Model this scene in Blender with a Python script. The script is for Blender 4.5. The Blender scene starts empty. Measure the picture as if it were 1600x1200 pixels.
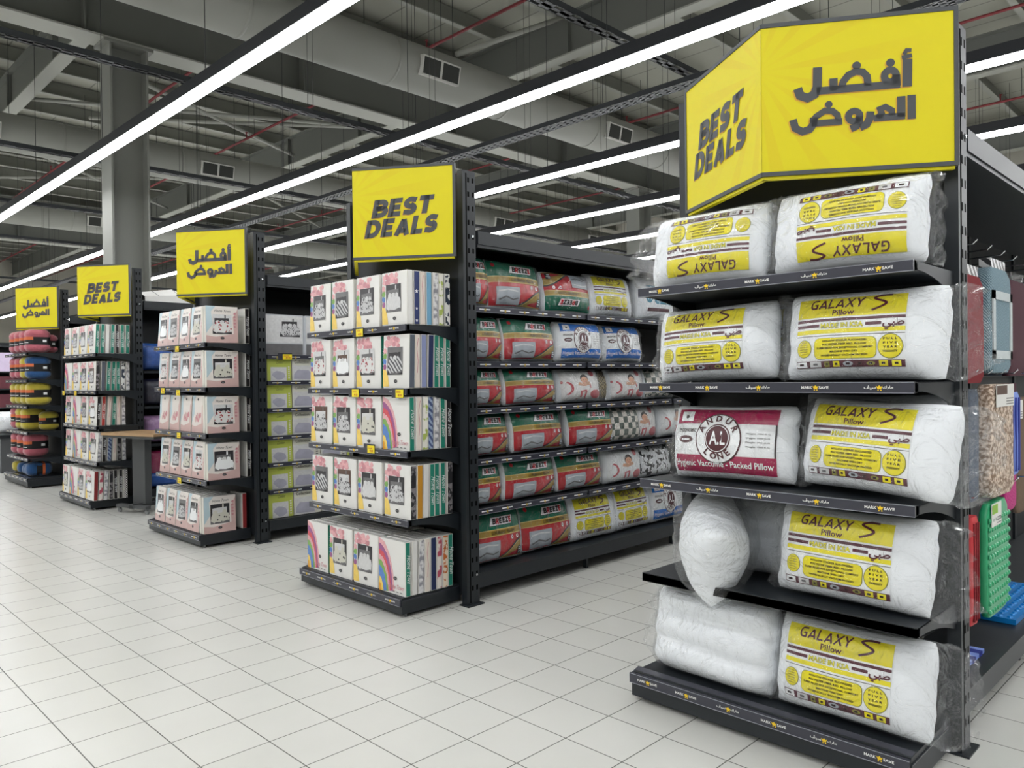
import bpy, math, random
from mathutils import Vector, Matrix, noise
sc = bpy.context.scene
COL = sc.collection
R0 = random.Random(7)

# ------------------------------------------------------------------ camera
def setup_camera():
    cd = bpy.data.cameras.new('camera'); co = bpy.data.objects.new('camera', cd); COL.objects.link(co)
    y, p, r = math.radians(-44.955), math.radians(-0.474), math.radians(-0.654)
    fwd = Vector((math.sin(y)*math.cos(p), math.cos(y)*math.cos(p), math.sin(p)))
    right = Vector((math.cos(y), -math.sin(y), 0)); up = right.cross(fwd)
    r2 = math.cos(r)*right + math.sin(r)*up; u2 = -math.sin(r)*right + math.cos(r)*up
    m = Matrix((r2, u2, -fwd)).transposed().to_4x4(); m.translation = Vector((2.799, -2.204, 1.553))
    co.matrix_world = m
    cd.sensor_width = 36.0; cd.lens = 1213*36/1600; cd.clip_end = 200; cd.clip_start = .05
    sc.camera = co
setup_camera()

# ------------------------------------------------------------------ world, exposure
w = bpy.data.worlds.new('world'); sc.world = w; w.use_nodes = True
w.node_tree.nodes['Background'].inputs[0].default_value = (.8, .82, .85, 1)
w.node_tree.nodes['Background'].inputs[1].default_value = .02
sc.view_settings.view_transform = 'Standard'; sc.view_settings.look = 'None'
sc.view_settings.exposure = 0.0; sc.view_settings.gamma = 1.0; sc.view_settings.use_curve_mapping = False
LAMP = 24.5            # radiance of the LED strips, the room's only light
LIGHT_Y = [-8.9, -6.4, -3.85, -1.33, 1.19, 3.74, 6.3, 8.85, 11.4, 13.95, 16.5, 19.05]  # rows on the camera side are unseen, added to light the stand fronts
LIGHT_Z = 4.5

# ------------------------------------------------------------------ materials
def lin(c):
    if isinstance(c, str):
        c = [int(c[i:i+2], 16)/255 for i in (0, 2, 4)]
    return tuple((x/12.92 if x <= .04045 else ((x+.055)/1.055)**2.4) for x in c) + (1,)
M = {}
def pm(name, col, rough=.6, metal=0.0, spec=.5, noise_amt=0, noise_scale=20, bump=0, bump_scale=60, emit=0, sheen=0):
    m = bpy.data.materials.new(name); m.use_nodes = True; nt = m.node_tree; b = nt.nodes['Principled BSDF']
    c = lin(col)
    b.inputs['Base Color'].default_value = c; b.inputs['Roughness'].default_value = rough
    b.inputs['Metallic'].default_value = metal; b.inputs['Specular IOR Level'].default_value = spec
    if sheen: b.inputs['Sheen Weight'].default_value = sheen
    if emit:
        b.inputs['Emission Color'].default_value = c; b.inputs['Emission Strength'].default_value = emit
    if noise_amt or bump:
        tc = nt.nodes.new('ShaderNodeTexCoord')
    if noise_amt:
        n = nt.nodes.new('ShaderNodeTexNoise'); n.inputs['Scale'].default_value = noise_scale; n.inputs['Detail'].default_value = 4
        nt.links.new(tc.outputs['Object'], n.inputs['Vector'])
        mx = nt.nodes.new('ShaderNodeMix'); mx.data_type = 'RGBA'
        mx.inputs[6].default_value = tuple(max(0, x*(1-noise_amt)) for x in c[:3])+(1,)
        mx.inputs[7].default_value = tuple(min(1, x*(1+noise_amt)) for x in c[:3])+(1,)
        nt.links.new(n.outputs['Fac'], mx.inputs[0]); nt.links.new(mx.outputs[2], b.inputs['Base Color'])
    if bump:
        n2 = nt.nodes.new('ShaderNodeTexNoise'); n2.inputs['Scale'].default_value = bump_scale; n2.inputs['Detail'].default_value = 3
        nt.links.new(tc.outputs['Object'], n2.inputs['Vector'])
        bp = nt.nodes.new('ShaderNodeBump'); bp.inputs['Strength'].default_value = bump; bp.inputs['Distance'].default_value = .02
        nt.links.new(n2.outputs['Fac'], bp.inputs['Height']); nt.links.new(bp.outputs[0], b.inputs['Normal'])
    M[name] = m
    return m
pm('dark_steel', '1d2227', .42, 0, .5)
pm('dark_steel_panel', '171b1f', .5, 0, .4)
pm('slot_black', '050506', .8, 0, .1)
pm('strip_holder', '3a3b45', .25, 0, .5)
pm('strip_edge', '9a9ca6', .25)
pm('strip_white', 'e8e8e8', .4)
pm('strip_yellow', 'e8c21a', .4)
pm('sign_frame', '45484c', .5)
pm('sign_letter', '47494d', .55)
pm('sign_shadow', 'd9a63a', .6)
pm('steel_bolt', 'c8ccd0', .25, 1)
pm('price_yellow', 'f0dc1e', .4)
pm('price_ink', 'b8452a', .6)
pm('column_paint', '7b7c77', .55)
pm('girder_paint', '6f716c', .6)
pm('flange_paint', 'a3a49d', .6)
pm('purlin_paint', '7d7e77', .6)
pm('duct_metal', '92938d', .5, .0, .4, bump=.05, bump_scale=3)
pm('tray_metal', '36393c', .45, .4)
pm('wire_dark', '3a3b3c', .5)
pm('pipe_red', '7c2a30', .5)
pm('brace_paint', 'a0a19a', .5)
pm('lamp_housing', '2c2e33', .4)
pm('vent_frame', 'c9c9c4', .4)
pm('vent_dark', '30322f', .7)
pm('wall_panel', 'b9b6ac', .7)
pm('pillow_white', 'eef1f5', .75, bump=.1, bump_scale=14)
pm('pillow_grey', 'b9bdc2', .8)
pm('print_yellow', 'e9dc1e', .28)
pm('print_yellow2', 'f0e53c', .28)
pm('print_maroon', '55202f', .3)
pm('print_white', 'eef0f2', .3)
pm('print_ink', '2d1c1e', .4)
pm('print_outline', '8c8a3a', .4)
pm('breeze_green', '0c6b50', .22)
pm('breeze_gold', 'a98a3c', .25)
pm('breeze_goldlight', 'd8c27a', .25)
pm('breeze_red', 'c01f2b', .2)
pm('breeze_black', '141214', .3)
pm('photo_grey', 'a9afb7', .35, noise_amt=.45, noise_scale=9)
pm('al_blue', '1f73d2', .25)
pm('al_crimson', 'a5134b', .25)
pm('al_maroon', '4d1f26', .35)
pm('skin_print', 'd6a488', .4)
pm('hair_print', '2b1f1c', .4)
pm('coral_print', 'c9616a', .35)
pm('teal_print', '1b7f9c', .35)
pm('carton_white', 'e2e1de', .35)
pm('carton_edge', 'd9d5cc', .6)
pm('rose_pink', 'dfa9ae', .4, noise_amt=.3, noise_scale=70)
pm('rose_deep', 'c98a92', .4, noise_amt=.3, noise_scale=60)
pm('bloom_yellow', 'f0cf6a', .4, noise_amt=.15, noise_scale=30)
pm('bloom_orange', 'e3a02c', .4, noise_amt=.2, noise_scale=40)
pm('bloom_green', '7faa5a', .4)
pm('bloom_blue', '5d86c8', .4, noise_amt=.3, noise_scale=60)
pm('bloom_purple', '9a5a8c', .4)
pm('bloom_red', 'd2545e', .4, noise_amt=.3, noise_scale=60)
pm('photo_dark', '2e2c30', .35, noise_amt=.4, noise_scale=18)
pm('photo_mid', '6b6a6c', .35, noise_amt=.3, noise_scale=14)
pm('photo_light', 'cfcfd0', .35, noise_amt=.2, noise_scale=40)
pm('photo_brown', '5a4238', .4)
pm('badge_black', '2a292b', .35)
pm('blush_card', 'd0b0ac', .3, noise_amt=.12, noise_scale=6)
pm('sky_card', 'b9cdd6', .3, noise_amt=.1, noise_scale=6)
pm('cream_card', 'e4ddd8', .3, noise_amt=.06, noise_scale=8)
pm('spine_teal', '1b7f6b', .4)
pm('spine_black', '1d1a1c', .4)
pm('spine_red', 'b23a34', .4)
pm('spine_cream', 'e2d7cd', .5)
pm('spine_navy', '1d2b57', .5)
pm('spine_sky', '6fa6c6', .5)
pm('spine_slate', '59606c', .5)
pm('spine_mustard', 'c98f2a', .5)
pm('spine_wine', '8e2a2c', .5)
pm('spine_lilac', '8891b8', .5)
pm('lime_card', 'b9c45a', .35)
pm('pale_card', 'd9d8cc', .35)
pm('check_dark', '4a473c', .5)
pm('grey_bed', 'a9a8b8', .45, noise_amt=.2, noise_scale=12)
pm('fleece_pink', 'b8616f', .95, sheen=.5, bump=.4, bump_scale=60, noise_amt=.15, noise_scale=14)
pm('fleece_yellow', 'c0b03c', .95, sheen=.5, bump=.4, bump_scale=60, noise_amt=.15, noise_scale=14)
pm('fleece_blue', '1e4d80', .95, sheen=.5, bump=.4, bump_scale=60, noise_amt=.15, noise_scale=14)
pm('band_black', '151417', .5)
pm('band_orange', 'd2693a', .5)
pm('table_wood', 'a98a66', .45, noise_amt=.15, noise_scale=9)
pm('table_steel', '4a4c4e', .5)
pm('caster_grey', '77797b', .4)
pm('mat_red', '7e1420', .9, bump=.3, bump_scale=150)
pm('mat_maroon', '4a2430', .9)
pm('mat_green', '2fa873', .3)
pm('mat_olive', '5f8f1e', .8)
pm('mat_lime', '8fbf28', .6)
pm('mat_magenta', 'c0257e', .6, bump=.5, bump_scale=80)
pm('mat_brown', '6e5a48', .95, noise_amt=.25, noise_scale=60)
pm('mat_blue', '1486d8', .3)
pm('mat_navy', '1c2f8f', .7)
pm('mat_sky', '7f98e0', .7)
pm('mat_slate', '4a5566', .9)
pm('mat_frame', 'c4ccce', .9, noise_amt=.1, noise_scale=60)
pm('ribbed_red', 'd0373f', .5)
pm('card_white', 'e6e6e2', .5)
pm('card_green', '8fbf3a', .5)
pm('hook_chrome', 'c8ccd0', .25, 1)
pm('counter_grey', '55575a', .6)
pm('pack_pastel', 'd6c6e2', .6, noise_amt=.2, noise_scale=7)
pm('pack_blue', '2f5aa8', .35, noise_amt=.4, noise_scale=14)
pm('pack_navy', '1e2036', .3, noise_amt=.5, noise_scale=24)
pm('pack_lilac', 'a884b0', .35, noise_amt=.45, noise_scale=18)
pm('pack_magenta', '9e1f56', .35, noise_amt=.4, noise_scale=18)
pm('pack_wine', '5c2530', .6, noise_amt=.3, noise_scale=9)
pm('pack_aqua', '6fb0cc', .5)
pm('spine_crease', 'f1efe9', .5)

def tree(name):
    m = bpy.data.materials.new(name); m.use_nodes = True; M[name] = m
    nt = m.node_tree; return m, nt, nt.nodes['Principled BSDF']
def mnode(nt, op, a, b=None, c=None):
    n = nt.nodes.new('ShaderNodeMath'); n.operation = op
    for i, x in enumerate((a, b, c)):
        if x is None: continue
        if hasattr(x, 'is_linked'): nt.links.new(x, n.inputs[i])
        else: n.inputs[i].default_value = x
    return n.outputs[0]
def mixc(nt, fac, a, b):
    n = nt.nodes.new('ShaderNodeMix'); n.data_type = 'RGBA'
    for i, x in ((0, fac), (6, a), (7, b)):
        if hasattr(x, 'is_linked'): nt.links.new(x, n.inputs[i])
        else: n.inputs[i].default_value = x
    return n.outputs[2]
def ramp(nt, fac, lo, hi):
    n = nt.nodes.new('ShaderNodeMapRange'); n.clamp = True
    nt.links.new(fac, n.inputs[0]); n.inputs[1].default_value = lo; n.inputs[2].default_value = hi
    return n.outputs[0]

def floor_material():
    m, nt, b = tree('floor_tile')
    geo = nt.nodes.new('ShaderNodeNewGeometry'); sep = nt.nodes.new('ShaderNodeSeparateXYZ')
    nt.links.new(geo.outputs['Position'], sep.inputs[0])
    def line(o):
        f = mnode(nt, 'PINGPONG', o, .15)                 # distance to the nearest multiple of 0.3
        return mnode(nt, 'LESS_THAN', f, .0026)
    g = mnode(nt, 'MAXIMUM', line(sep.outputs[0]), line(sep.outputs[1]))
    # per tile tint
    fx = mnode(nt, 'FLOOR', mnode(nt, 'DIVIDE', sep.outputs[0], .3)); fy = mnode(nt, 'FLOOR', mnode(nt, 'DIVIDE', sep.outputs[1], .3))
    cx = nt.nodes.new('ShaderNodeCombineXYZ'); nt.links.new(fx, cx.inputs[0]); nt.links.new(fy, cx.inputs[1])
    wn = nt.nodes.new('ShaderNodeTexWhiteNoise'); nt.links.new(cx.outputs[0], wn.inputs[0])
    nz = nt.nodes.new('ShaderNodeTexNoise'); nz.inputs['Scale'].default_value = 3; nz.inputs['Detail'].default_value = 5
    nt.links.new(geo.outputs['Position'], nz.inputs['Vector'])
    v = mnode(nt, 'ADD', mnode(nt, 'MULTIPLY', wn.outputs['Value'], .35), mnode(nt, 'MULTIPLY', nz.outputs['Fac'], .65))
    tile = mixc(nt, v, lin('d0d0cb'), lin('dadad5'))
    nt.links.new(mixc(nt, g, tile, lin('5f5e5a')), b.inputs['Base Color'])
    nt.links.new(mnode(nt, 'ADD', mnode(nt, 'MULTIPLY', g, .5), .27), b.inputs['Roughness'])
    b.inputs['Specular IOR Level'].default_value = .45
    bp = nt.nodes.new('ShaderNodeBump'); bp.inputs['Strength'].default_value = .3; bp.inputs['Distance'].default_value = .002; bp.invert = True
    nt.links.new(g, bp.inputs['Height']); nt.links.new(bp.outputs[0], b.inputs['Normal'])
floor_material()

def sign_material():
    m, nt, b = tree('sign_yellow')
    tc = nt.nodes.new('ShaderNodeUVMap'); sep = nt.nodes.new('ShaderNodeSeparateXYZ'); nt.links.new(tc.outputs[0], sep.inputs[0])
    dx = mnode(nt, 'SUBTRACT', sep.outputs[0], -.02); dy = mnode(nt, 'SUBTRACT', sep.outputs[1], .42)
    a = mnode(nt, 'ARCTAN2', dy, dx)
    s = mnode(nt, 'SINE', mnode(nt, 'MULTIPLY', a, 17.0))
    r = mnode(nt, 'SQRT', mnode(nt, 'ADD', mnode(nt, 'MULTIPLY', dx, dx), mnode(nt, 'MULTIPLY', dy, dy)))
    fade = mnode(nt, 'MULTIPLY', ramp(nt, r, .02, .18), mnode(nt, 'SUBTRACT', 1.0, ramp(nt, r, .35, .72)))
    f = mnode(nt, 'MULTIPLY', mnode(nt, 'MULTIPLY', ramp(nt, s, .3, .6), fade), .28)
    nt.links.new(mixc(nt, f, lin('ddd006'), lin('d6b316')), b.inputs['Base Color'])
    b.inputs['Roughness'].default_value = .45; b.inputs['Specular IOR Level'].default_value = .35
sign_material()

def film_material():
    m, nt, b = tree('plastic_film'); nt.nodes.remove(b)
    out = nt.nodes['Material Output']
    tc = nt.nodes.new('ShaderNodeTexCoord')
    n = nt.nodes.new('ShaderNodeTexNoise'); n.inputs['Scale'].default_value = 11; n.inputs['Detail'].default_value = 4; n.inputs['Distortion'].default_value = 2.2
    nt.links.new(tc.outputs['Object'], n.inputs['Vector'])
    bp = nt.nodes.new('ShaderNodeBump'); bp.inputs['Strength'].default_value = 1.0; bp.inputs['Distance'].default_value = .05
    nt.links.new(n.outputs['Fac'], bp.inputs['Height'])
    gl = nt.nodes.new('ShaderNodeBsdfGlossy'); gl.inputs[0].default_value = (1, 1, 1, 1); gl.inputs['Roughness'].default_value = .12
    nt.links.new(bp.outputs[0], gl.inputs['Normal'])
    df = nt.nodes.new('ShaderNodeBsdfTranslucent'); df.inputs[0].default_value = (.9, .92, .94, 1)
    d2 = nt.nodes.new('ShaderNodeBsdfDiffuse'); d2.inputs[0].default_value = (.92, .94, .96, 1); nt.links.new(bp.outputs[0], d2.inputs['Normal'])
    m1 = nt.nodes.new('ShaderNodeMixShader'); m1.inputs[0].default_value = .32; nt.links.new(gl.outputs[0], m1.inputs[1]); nt.links.new(d2.outputs[0], m1.inputs[2])
    tr = nt.nodes.new('ShaderNodeBsdfTransparent'); tr.inputs[0].default_value = (.985, .988, .99, 1)
    lw = nt.nodes.new('ShaderNodeLayerWeight'); lw.inputs[0].default_value = .3; nt.links.new(bp.outputs[0], lw.inputs['Normal'])
    f = mnode(nt, 'ADD', .03, mnode(nt, 'MULTIPLY', mnode(nt, 'POWER', lw.outputs['Facing'], 1.6), .5))
    mx = nt.nodes.new('ShaderNodeMixShader'); nt.links.new(f, mx.inputs[0]); nt.links.new(tr.outputs[0], mx.inputs[1]); nt.links.new(m1.outputs[0], mx.inputs[2])
    nt.links.new(mx.outputs[0], out.inputs[0])
film_material()

def pattern_material(name, c1, c2, scale, kind='VORONOI', thr=(.3, .35), rough=.5):
    m, nt, b = tree(name)
    tc = nt.nodes.new('ShaderNodeTexCoord')
    if kind == 'VORONOI':
        n = nt.nodes.new('ShaderNodeTexVoronoi'); n.inputs['Scale'].default_value = scale; o = n.outputs['Distance']; v = n.inputs['Vector']
    elif kind == 'WAVE':
        n = nt.nodes.new('ShaderNodeTexWave'); n.inputs['Scale'].default_value = scale; n.inputs['Distortion'].default_value = 3; n.bands_direction = 'DIAGONAL'; o = n.outputs['Fac']; v = n.inputs['Vector']
    elif kind == 'CHECK':
        n = nt.nodes.new('ShaderNodeTexChecker'); n.inputs['Scale'].default_value = scale; o = n.outputs['Fac']; v = n.inputs['Vector']
    else:
        n = nt.nodes.new('ShaderNodeTexNoise'); n.inputs['Scale'].default_value = scale; n.inputs['Detail'].default_value = 2; o = n.outputs['Fac']; v = n.inputs['Vector']
    nt.links.new(tc.outputs['Object'], v)
    nt.links.new(mixc(nt, ramp(nt, o, *thr), lin(c1), lin(c2)), b.inputs['Base Color'])
    b.inputs['Roughness'].default_value = rough
pattern_material('fabric_star', '1d2b57', '24336a', 9, 'VORONOI', (.12, .3))
pattern_material('fabric_leaf', '2c3548', 'e9e9e6', 26, 'NOISE', (.46, .5))
pattern_material('fabric_lime', 'a9ba5c', 'ece9e0', 16, 'NOISE', (.45, .5))
pattern_material('fabric_orange', 'c4682a', 'ead9c4', 22, 'NOISE', (.45, .5))
pattern_material('fabric_grey', '8e8d95', 'e2e1e2', 20, 'NOISE', (.42, .55))
pattern_material('fabric_dark', '232226', '8a8588', 30, 'NOISE', (.5, .58))
pattern_material('fabric_rose', 'b0485c', 'e6dfd8', 14, 'NOISE', (.45, .52))
pattern_material('fabric_blue', '3f4f7c', '9cacc4', 14, 'WAVE', (.4, .6))
pattern_material('fabric_check', '2a2a2c', 'dcdcdc', 70, 'CHECK', (.4, .6))
pattern_material('bed_scroll', '3d3c41', 'c4c4c6', 60, 'VORONOI', (.30, .5))
pattern_material('bed_wave', '4a4a50', 'c9c9cb', 17, 'WAVE', (.35, .6))
pattern_material('bed_red', '9c2c36', 'd9d8d7', 38, 'VORONOI', (.26, .36))
pattern_material('bed_star', '2c2b2e', 'cbc9bd', 22, 'VORONOI', (.16, .2))
pattern_material('baby_fabric', 'c76a70', 'eceaea', 13, 'VORONOI', (.14, .18), .3)
pattern_material('basket_print', '5e5138', 'b8a67c', 60, 'CHECK', (.4, .6), .3)
pattern_material('triangle_print', '54615a', 'ddd8cf', 18, 'CHECK', (.4, .6), .3)
pattern_material('letter_print', '26262a', 'e4e6ea', 22, 'NOISE', (.44, .47), .3)
pattern_material('shag_beige', '8a7260', 'e2d0bf', 60, 'NOISE', (.4, .62), .95)
pattern_material('mat_blue_frame', '4f6a78', '93aab4', 40, 'WAVE', (.3, .7), .95)
pattern_material('mat_stripe', '1f2f9a', '8ea2ea', 14, 'CHECK', (.4, .6), .8)
pattern_material('zigzag_print', '3c3c3e', 'd8d8da', 10, 'WAVE', (.45, .5), .3)
def emission(name, col, s):
    m = bpy.data.materials.new(name); m.use_nodes = True; nt = m.node_tree
    b = nt.nodes['Principled BSDF']; b.inputs['Base Color'].default_value = (.9, .9, .9, 1)
    b.inputs['Emission Color'].default_value = col; b.inputs['Emission Strength'].default_value = s; M[name] = m
emission('led_diffuser', (.985, .995, 1.0, 1), LAMP)
def roof_material():
    m, nt, b = tree('roof_deck')
    geo = nt.nodes.new('ShaderNodeNewGeometry'); sep = nt.nodes.new('ShaderNodeSeparateXYZ'); nt.links.new(geo.outputs['Position'], sep.inputs[0])
    f = mnode(nt, 'PINGPONG', sep.outputs[1], .5)
    g = mnode(nt, 'LESS_THAN', f, .018)
    nt.links.new(mixc(nt, g, lin('a9a99e'), lin('82827a')), b.inputs['Base Color']); b.inputs['Roughness'].default_value = .7
roof_material()

# ------------------------------------------------------------------ mesh helpers
class MB:
    def __init__(s): s.v = []; s.f = []; s.m = []; s.uv = {}
    def poly(s, pts, mat=0, uv=None):
        n = len(s.v); s.v += [tuple(p) for p in pts]; s.f.append(tuple(range(n, n+len(pts)))); s.m.append(mat)
        if uv: s.uv[len(s.f)-1] = uv
    def box(s, a, b, mat=0, mx=None):
        x0, y0, z0 = a; x1, y1, z1 = b
        n = len(s.v); P = [(x0,y0,z0),(x1,y0,z0),(x1,y1,z0),(x0,y1,z0),(x0,y0,z1),(x1,y0,z1),(x1,y1,z1),(x0,y1,z1)]
        if mx: P = [tuple(mx @ Vector(p)) for p in P]
        s.v += P
        for q in ((0,3,2,1),(4,5,6,7),(0,1,5,4),(1,2,6,5),(2,3,7,6),(3,0,4,7)):
            s.f.append(tuple(n+i for i in q)); s.m.append(mat)
        return s
    def tube(s, pts, r, n=8, mat=0, cap=True):
        pts = [Vector(p) for p in pts]; base = len(s.v)
        for i, p in enumerate(pts):
            d = (pts[min(i+1, len(pts)-1)] - pts[max(i-1, 0)]).normalized()
            a = d.orthogonal().normalized(); 
            if abs(d.z) < .95: a = Vector((0,0,1)).cross(d).normalized()
            b = d.cross(a); rr = r[i] if isinstance(r, (list, tuple)) else r
            for k in range(n):
                t = 2*math.pi*k/n; s.v.append(tuple(p + a*math.cos(t)*rr + b*math.sin(t)*rr))
        for i in range(len(pts)-1):
            for k in range(n):
                s.f.append((base+i*n+k, base+i*n+(k+1) % n, base+(i+1)*n+(k+1) % n, base+(i+1)*n+k)); s.m.append(mat)
        if cap:
            s.f.append(tuple(base+k for k in reversed(range(n)))); s.m.append(mat)
            e = base+(len(pts)-1)*n; s.f.append(tuple(e+k for k in range(n))); s.m.append(mat)
        return s
    def grid(s, P, nu, nv, mat=0, wrap_v=False, flip=False):
        n = len(s.v); W = nv if wrap_v else nv+1
        for i in range(nu+1):
            for j in range(W): s.v.append(tuple(P(i/nu, j/nv)))
        for i in range(nu):
            for j in range(nv):
                a, b = n+i*W+j, n+i*W+(j+1) % W
                c, d = n+(i+1)*W+(j+1) % W, n+(i+1)*W+j
                s.f.append((a, b, c, d) if flip else (a, d, c, b)); s.m.append(mat)
        return s
    def add2d(s, vf, fn, mat=0):
        v, f = vf; n = len(s.v); s.v += [tuple(fn(x, y)) for x, y in v]
        for q in f: s.f.append(tuple(n+i for i in q)); s.m.append(mat)
    def mesh(s, name, mats, smooth=False):
        me = bpy.data.meshes.new(name); me.from_pydata(s.v, [], s.f)
        for m in mats: me.materials.append(M[m] if isinstance(m, str) else m)
        me.polygons.foreach_set('material_index', s.m)
        if smooth: me.polygons.foreach_set('use_smooth', [True]*len(s.f))
        if s.uv:
            ul = me.uv_layers.new(name='UVMap')
            for fi, uv in s.uv.items():
                for k, li in enumerate(me.polygons[fi].loop_indices): ul.data[li].uv = uv[k]
        me.update(); return me
    def build(s, name, mats, parent=None, smooth=False, loc=None):
        o = bpy.data.objects.new(name, s.mesh(name, mats if isinstance(mats, (list, tuple)) else [mats], smooth)); COL.objects.link(o)
        if parent: o.parent = parent
        if loc: o.location = loc
        return o
def tag(o, label=None, cat=None, group=None, kind=None):
    if label: o['label'] = label
    if cat: o['category'] = cat
    if group: o['group'] = group
    if kind: o['kind'] = kind
    return o
def empty(name, loc=(0, 0, 0), rz=0, label=None, cat=None, group=None):
    o = bpy.data.objects.new(name, None); COL.objects.link(o); o.location = loc; o.rotation_euler = (0, 0, rz); o.empty_display_size = .1
    return tag(o, label, cat, group)
def struct(name, mb, mats, smooth=False): return tag(mb.build(name, mats, None, smooth), kind='structure')
def mobj(name, me, parent=None):
    o = bpy.data.objects.new(name, me); COL.objects.link(o)
    if parent: o.parent = parent
    return o
def copy_tree(o, parent=None):
    c = o.copy(); COL.objects.link(c)
    if parent: c.parent = parent
    for ch in list(o.children): copy_tree(ch, c)
    return c
def drop(o):
    for ch in list(o.children): drop(ch)
    bpy.data.objects.remove(o)
def place(o, loc, rot=(0, 0, 0), scale=None):
    o.location = loc; o.rotation_euler = rot
    if scale: o.scale = scale
    return o
ORD = ['first', 'second', 'third', 'fourth', 'fifth', 'sixth', 'seventh', 'eighth']

# ------------------------------------------------------------------ flat lettering
def ribbon(pts, w, closed=False):
    """a mitred flat band along a polyline -> (verts, faces)"""
    P = [Vector((p[0], p[1])) for p in pts]; n = len(P); v = []; f = []
    for i in range(n):
        if closed: a, b = P[i-1], P[(i+1) % n]
        else: a, b = P[max(i-1, 0)], P[min(i+1, n-1)]
        d1 = (P[i]-a) if (P[i]-a).length > 1e-9 else (b-P[i]); d2 = (b-P[i]) if (b-P[i]).length > 1e-9 else d1
        d1 = d1.normalized(); d2 = d2.normalized(); t = (d1+d2)
        t = t.normalized() if t.length > 1e-6 else d1
        nrm = Vector((-t.y, t.x)); c = max(.45, nrm.dot(Vector((-d1.y, d1.x))))
        o = nrm*(w/2/c); v += [tuple(P[i]-o), tuple(P[i]+o)]
    for i in range(n if closed else n-1):
        j = (i+1) % n; f.append((2*i, 2*j, 2*j+1, 2*i+1))
    return v, f
def disc(cx, cy, r, n=20, ry=None):
    ry = ry or r
    return [(cx+r*math.cos(2*math.pi*k/n), cy+ry*math.sin(2*math.pi*k/n)) for k in range(n)], [tuple(range(n))]
def rect2(x0, y0, x1, y1, nx=1, ny=1, skew=0):
    v = [(x0+(x1-x0)*i/nx+skew*(j/ny-.5), y0+(y1-y0)*j/ny) for i in range(nx+1) for j in range(ny+1)]
    f = [(i*(ny+1)+j, (i+1)*(ny+1)+j, (i+1)*(ny+1)+j+1, i*(ny+1)+j+1) for i in range(nx) for j in range(ny)]
    return v, f
def join2(l):
    v = []; f = []
    for a, b in l:
        n = len(v); v += a; f += [tuple(n+i for i in q) for q in b]
    return v, f
def xf2(vf, sx=1, sy=None, ox=0, oy=0, shear=0, rot=0):
    sy = sx if sy is None else sy; c, s_ = math.cos(rot), math.sin(rot); out = []
    for x, y in vf[0]:
        x, y = sx*x+shear*sy*y, sy*y
        out.append((c*x-s_*y+ox, s_*x+c*y+oy))
    return out, vf[1]
def arc(cx, cy, rx, ry, a0, a1, n=10):
    return [(cx+rx*math.cos(math.radians(a0+(a1-a0)*i/n)), cy+ry*math.sin(math.radians(a0+(a1-a0)*i/n))) for i in range(n+1)]
def glyph(ch, w):
    h = w/2; t = 1-h
    stem = [(h, 0), (h, 1)]
    if ch == 'B': return .76, [stem, [(h, t)]+arc(.40, (t+.52)/2, .22, (t-.52)/2, 90, -90)+[(h, .52)], [(h, .52)]+arc(.43, (.52+h)/2, .25, (.52-h)/2, 90, -90)+[(h, h)]]
    if ch == 'R': return .78, [stem, [(h, t)]+arc(.42, (t+.45)/2, .24, (t-.45)/2, 90, -90)+[(h, .45)], [(.40, .42), (.66, 0)]]
    if ch == 'E': return .66, [stem, [(h, t), (.64, t)], [(h, .5), (.58, .5)], [(h, h), (.64, h)]]
    if ch == 'S': return .72, [[(.64, .80)]+arc(.36, t-.2, .22, .2, 60, 180, 8)+arc(.36, t-.2, .22, .18, 180, 250, 4)[1:]+[(.44, .46)]+arc(.36, h+.2, .22, .19, 60, 0, 4)+arc(.36, h+.2, .22, .2, 0, -120, 8)[1:]+[(.06, .17)]]
    if ch == 'T': return .72, [[(0, t), (.72, t)], [(.36, 0), (.36, 1)]]
    if ch == 'D': return .82, [stem, [(h, t)]+arc(.36, .5, .46-h, t-.5, 90, -90, 14)+[(h, h)]]
    if ch == 'A': return .86, [[(h, 0), (.43, t)], [(.86-h, 0), (.43, t)], [(.25, .25), (.62, .25)]]
    if ch == 'L': return .62, [stem, [(h, h), (.62, h)]]
    if ch == 'G': return .80, [[(.76, t)]+arc(.36, .5, .36-h, .5-h, 90, 270, 12)+[(.70, h), (.70, .45), (.42, .45)]]
    if ch == 'X': return .80, [[(h*.6, 0), (.80-h*.6, 1)], [(h*.6, 1), (.80-h*.6, 0)]]
    if ch == 'Y': return .76, [[(h*.6, 1), (.38, .48)], [(.76-h*.6, 1), (.38, .48)], [(.38, 0), (.38, .52)]]
    if ch == 'Z': return .68, [[(0, t), (.62, t), (.08, h), (.68, h)]]
    if ch == 's': return .95, [[(1.0, .95), (.55, .98), (.2, .86), (.12, .74), (.3, .62), (.72, .42), (.78, .26), (.55, .06), (.05, -.18)]]
    return .35, []
def word(txt, w=.26, gap=.08):
    x = 0; out = []
    for ch in txt:
        a, st = glyph(ch, w)
        for p in st: out.append(xf2(ribbon(p, w if ch != 's' else w*.9), ox=x))
        x += a+gap
    return join2(out), x-gap
TXT = {}
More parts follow.
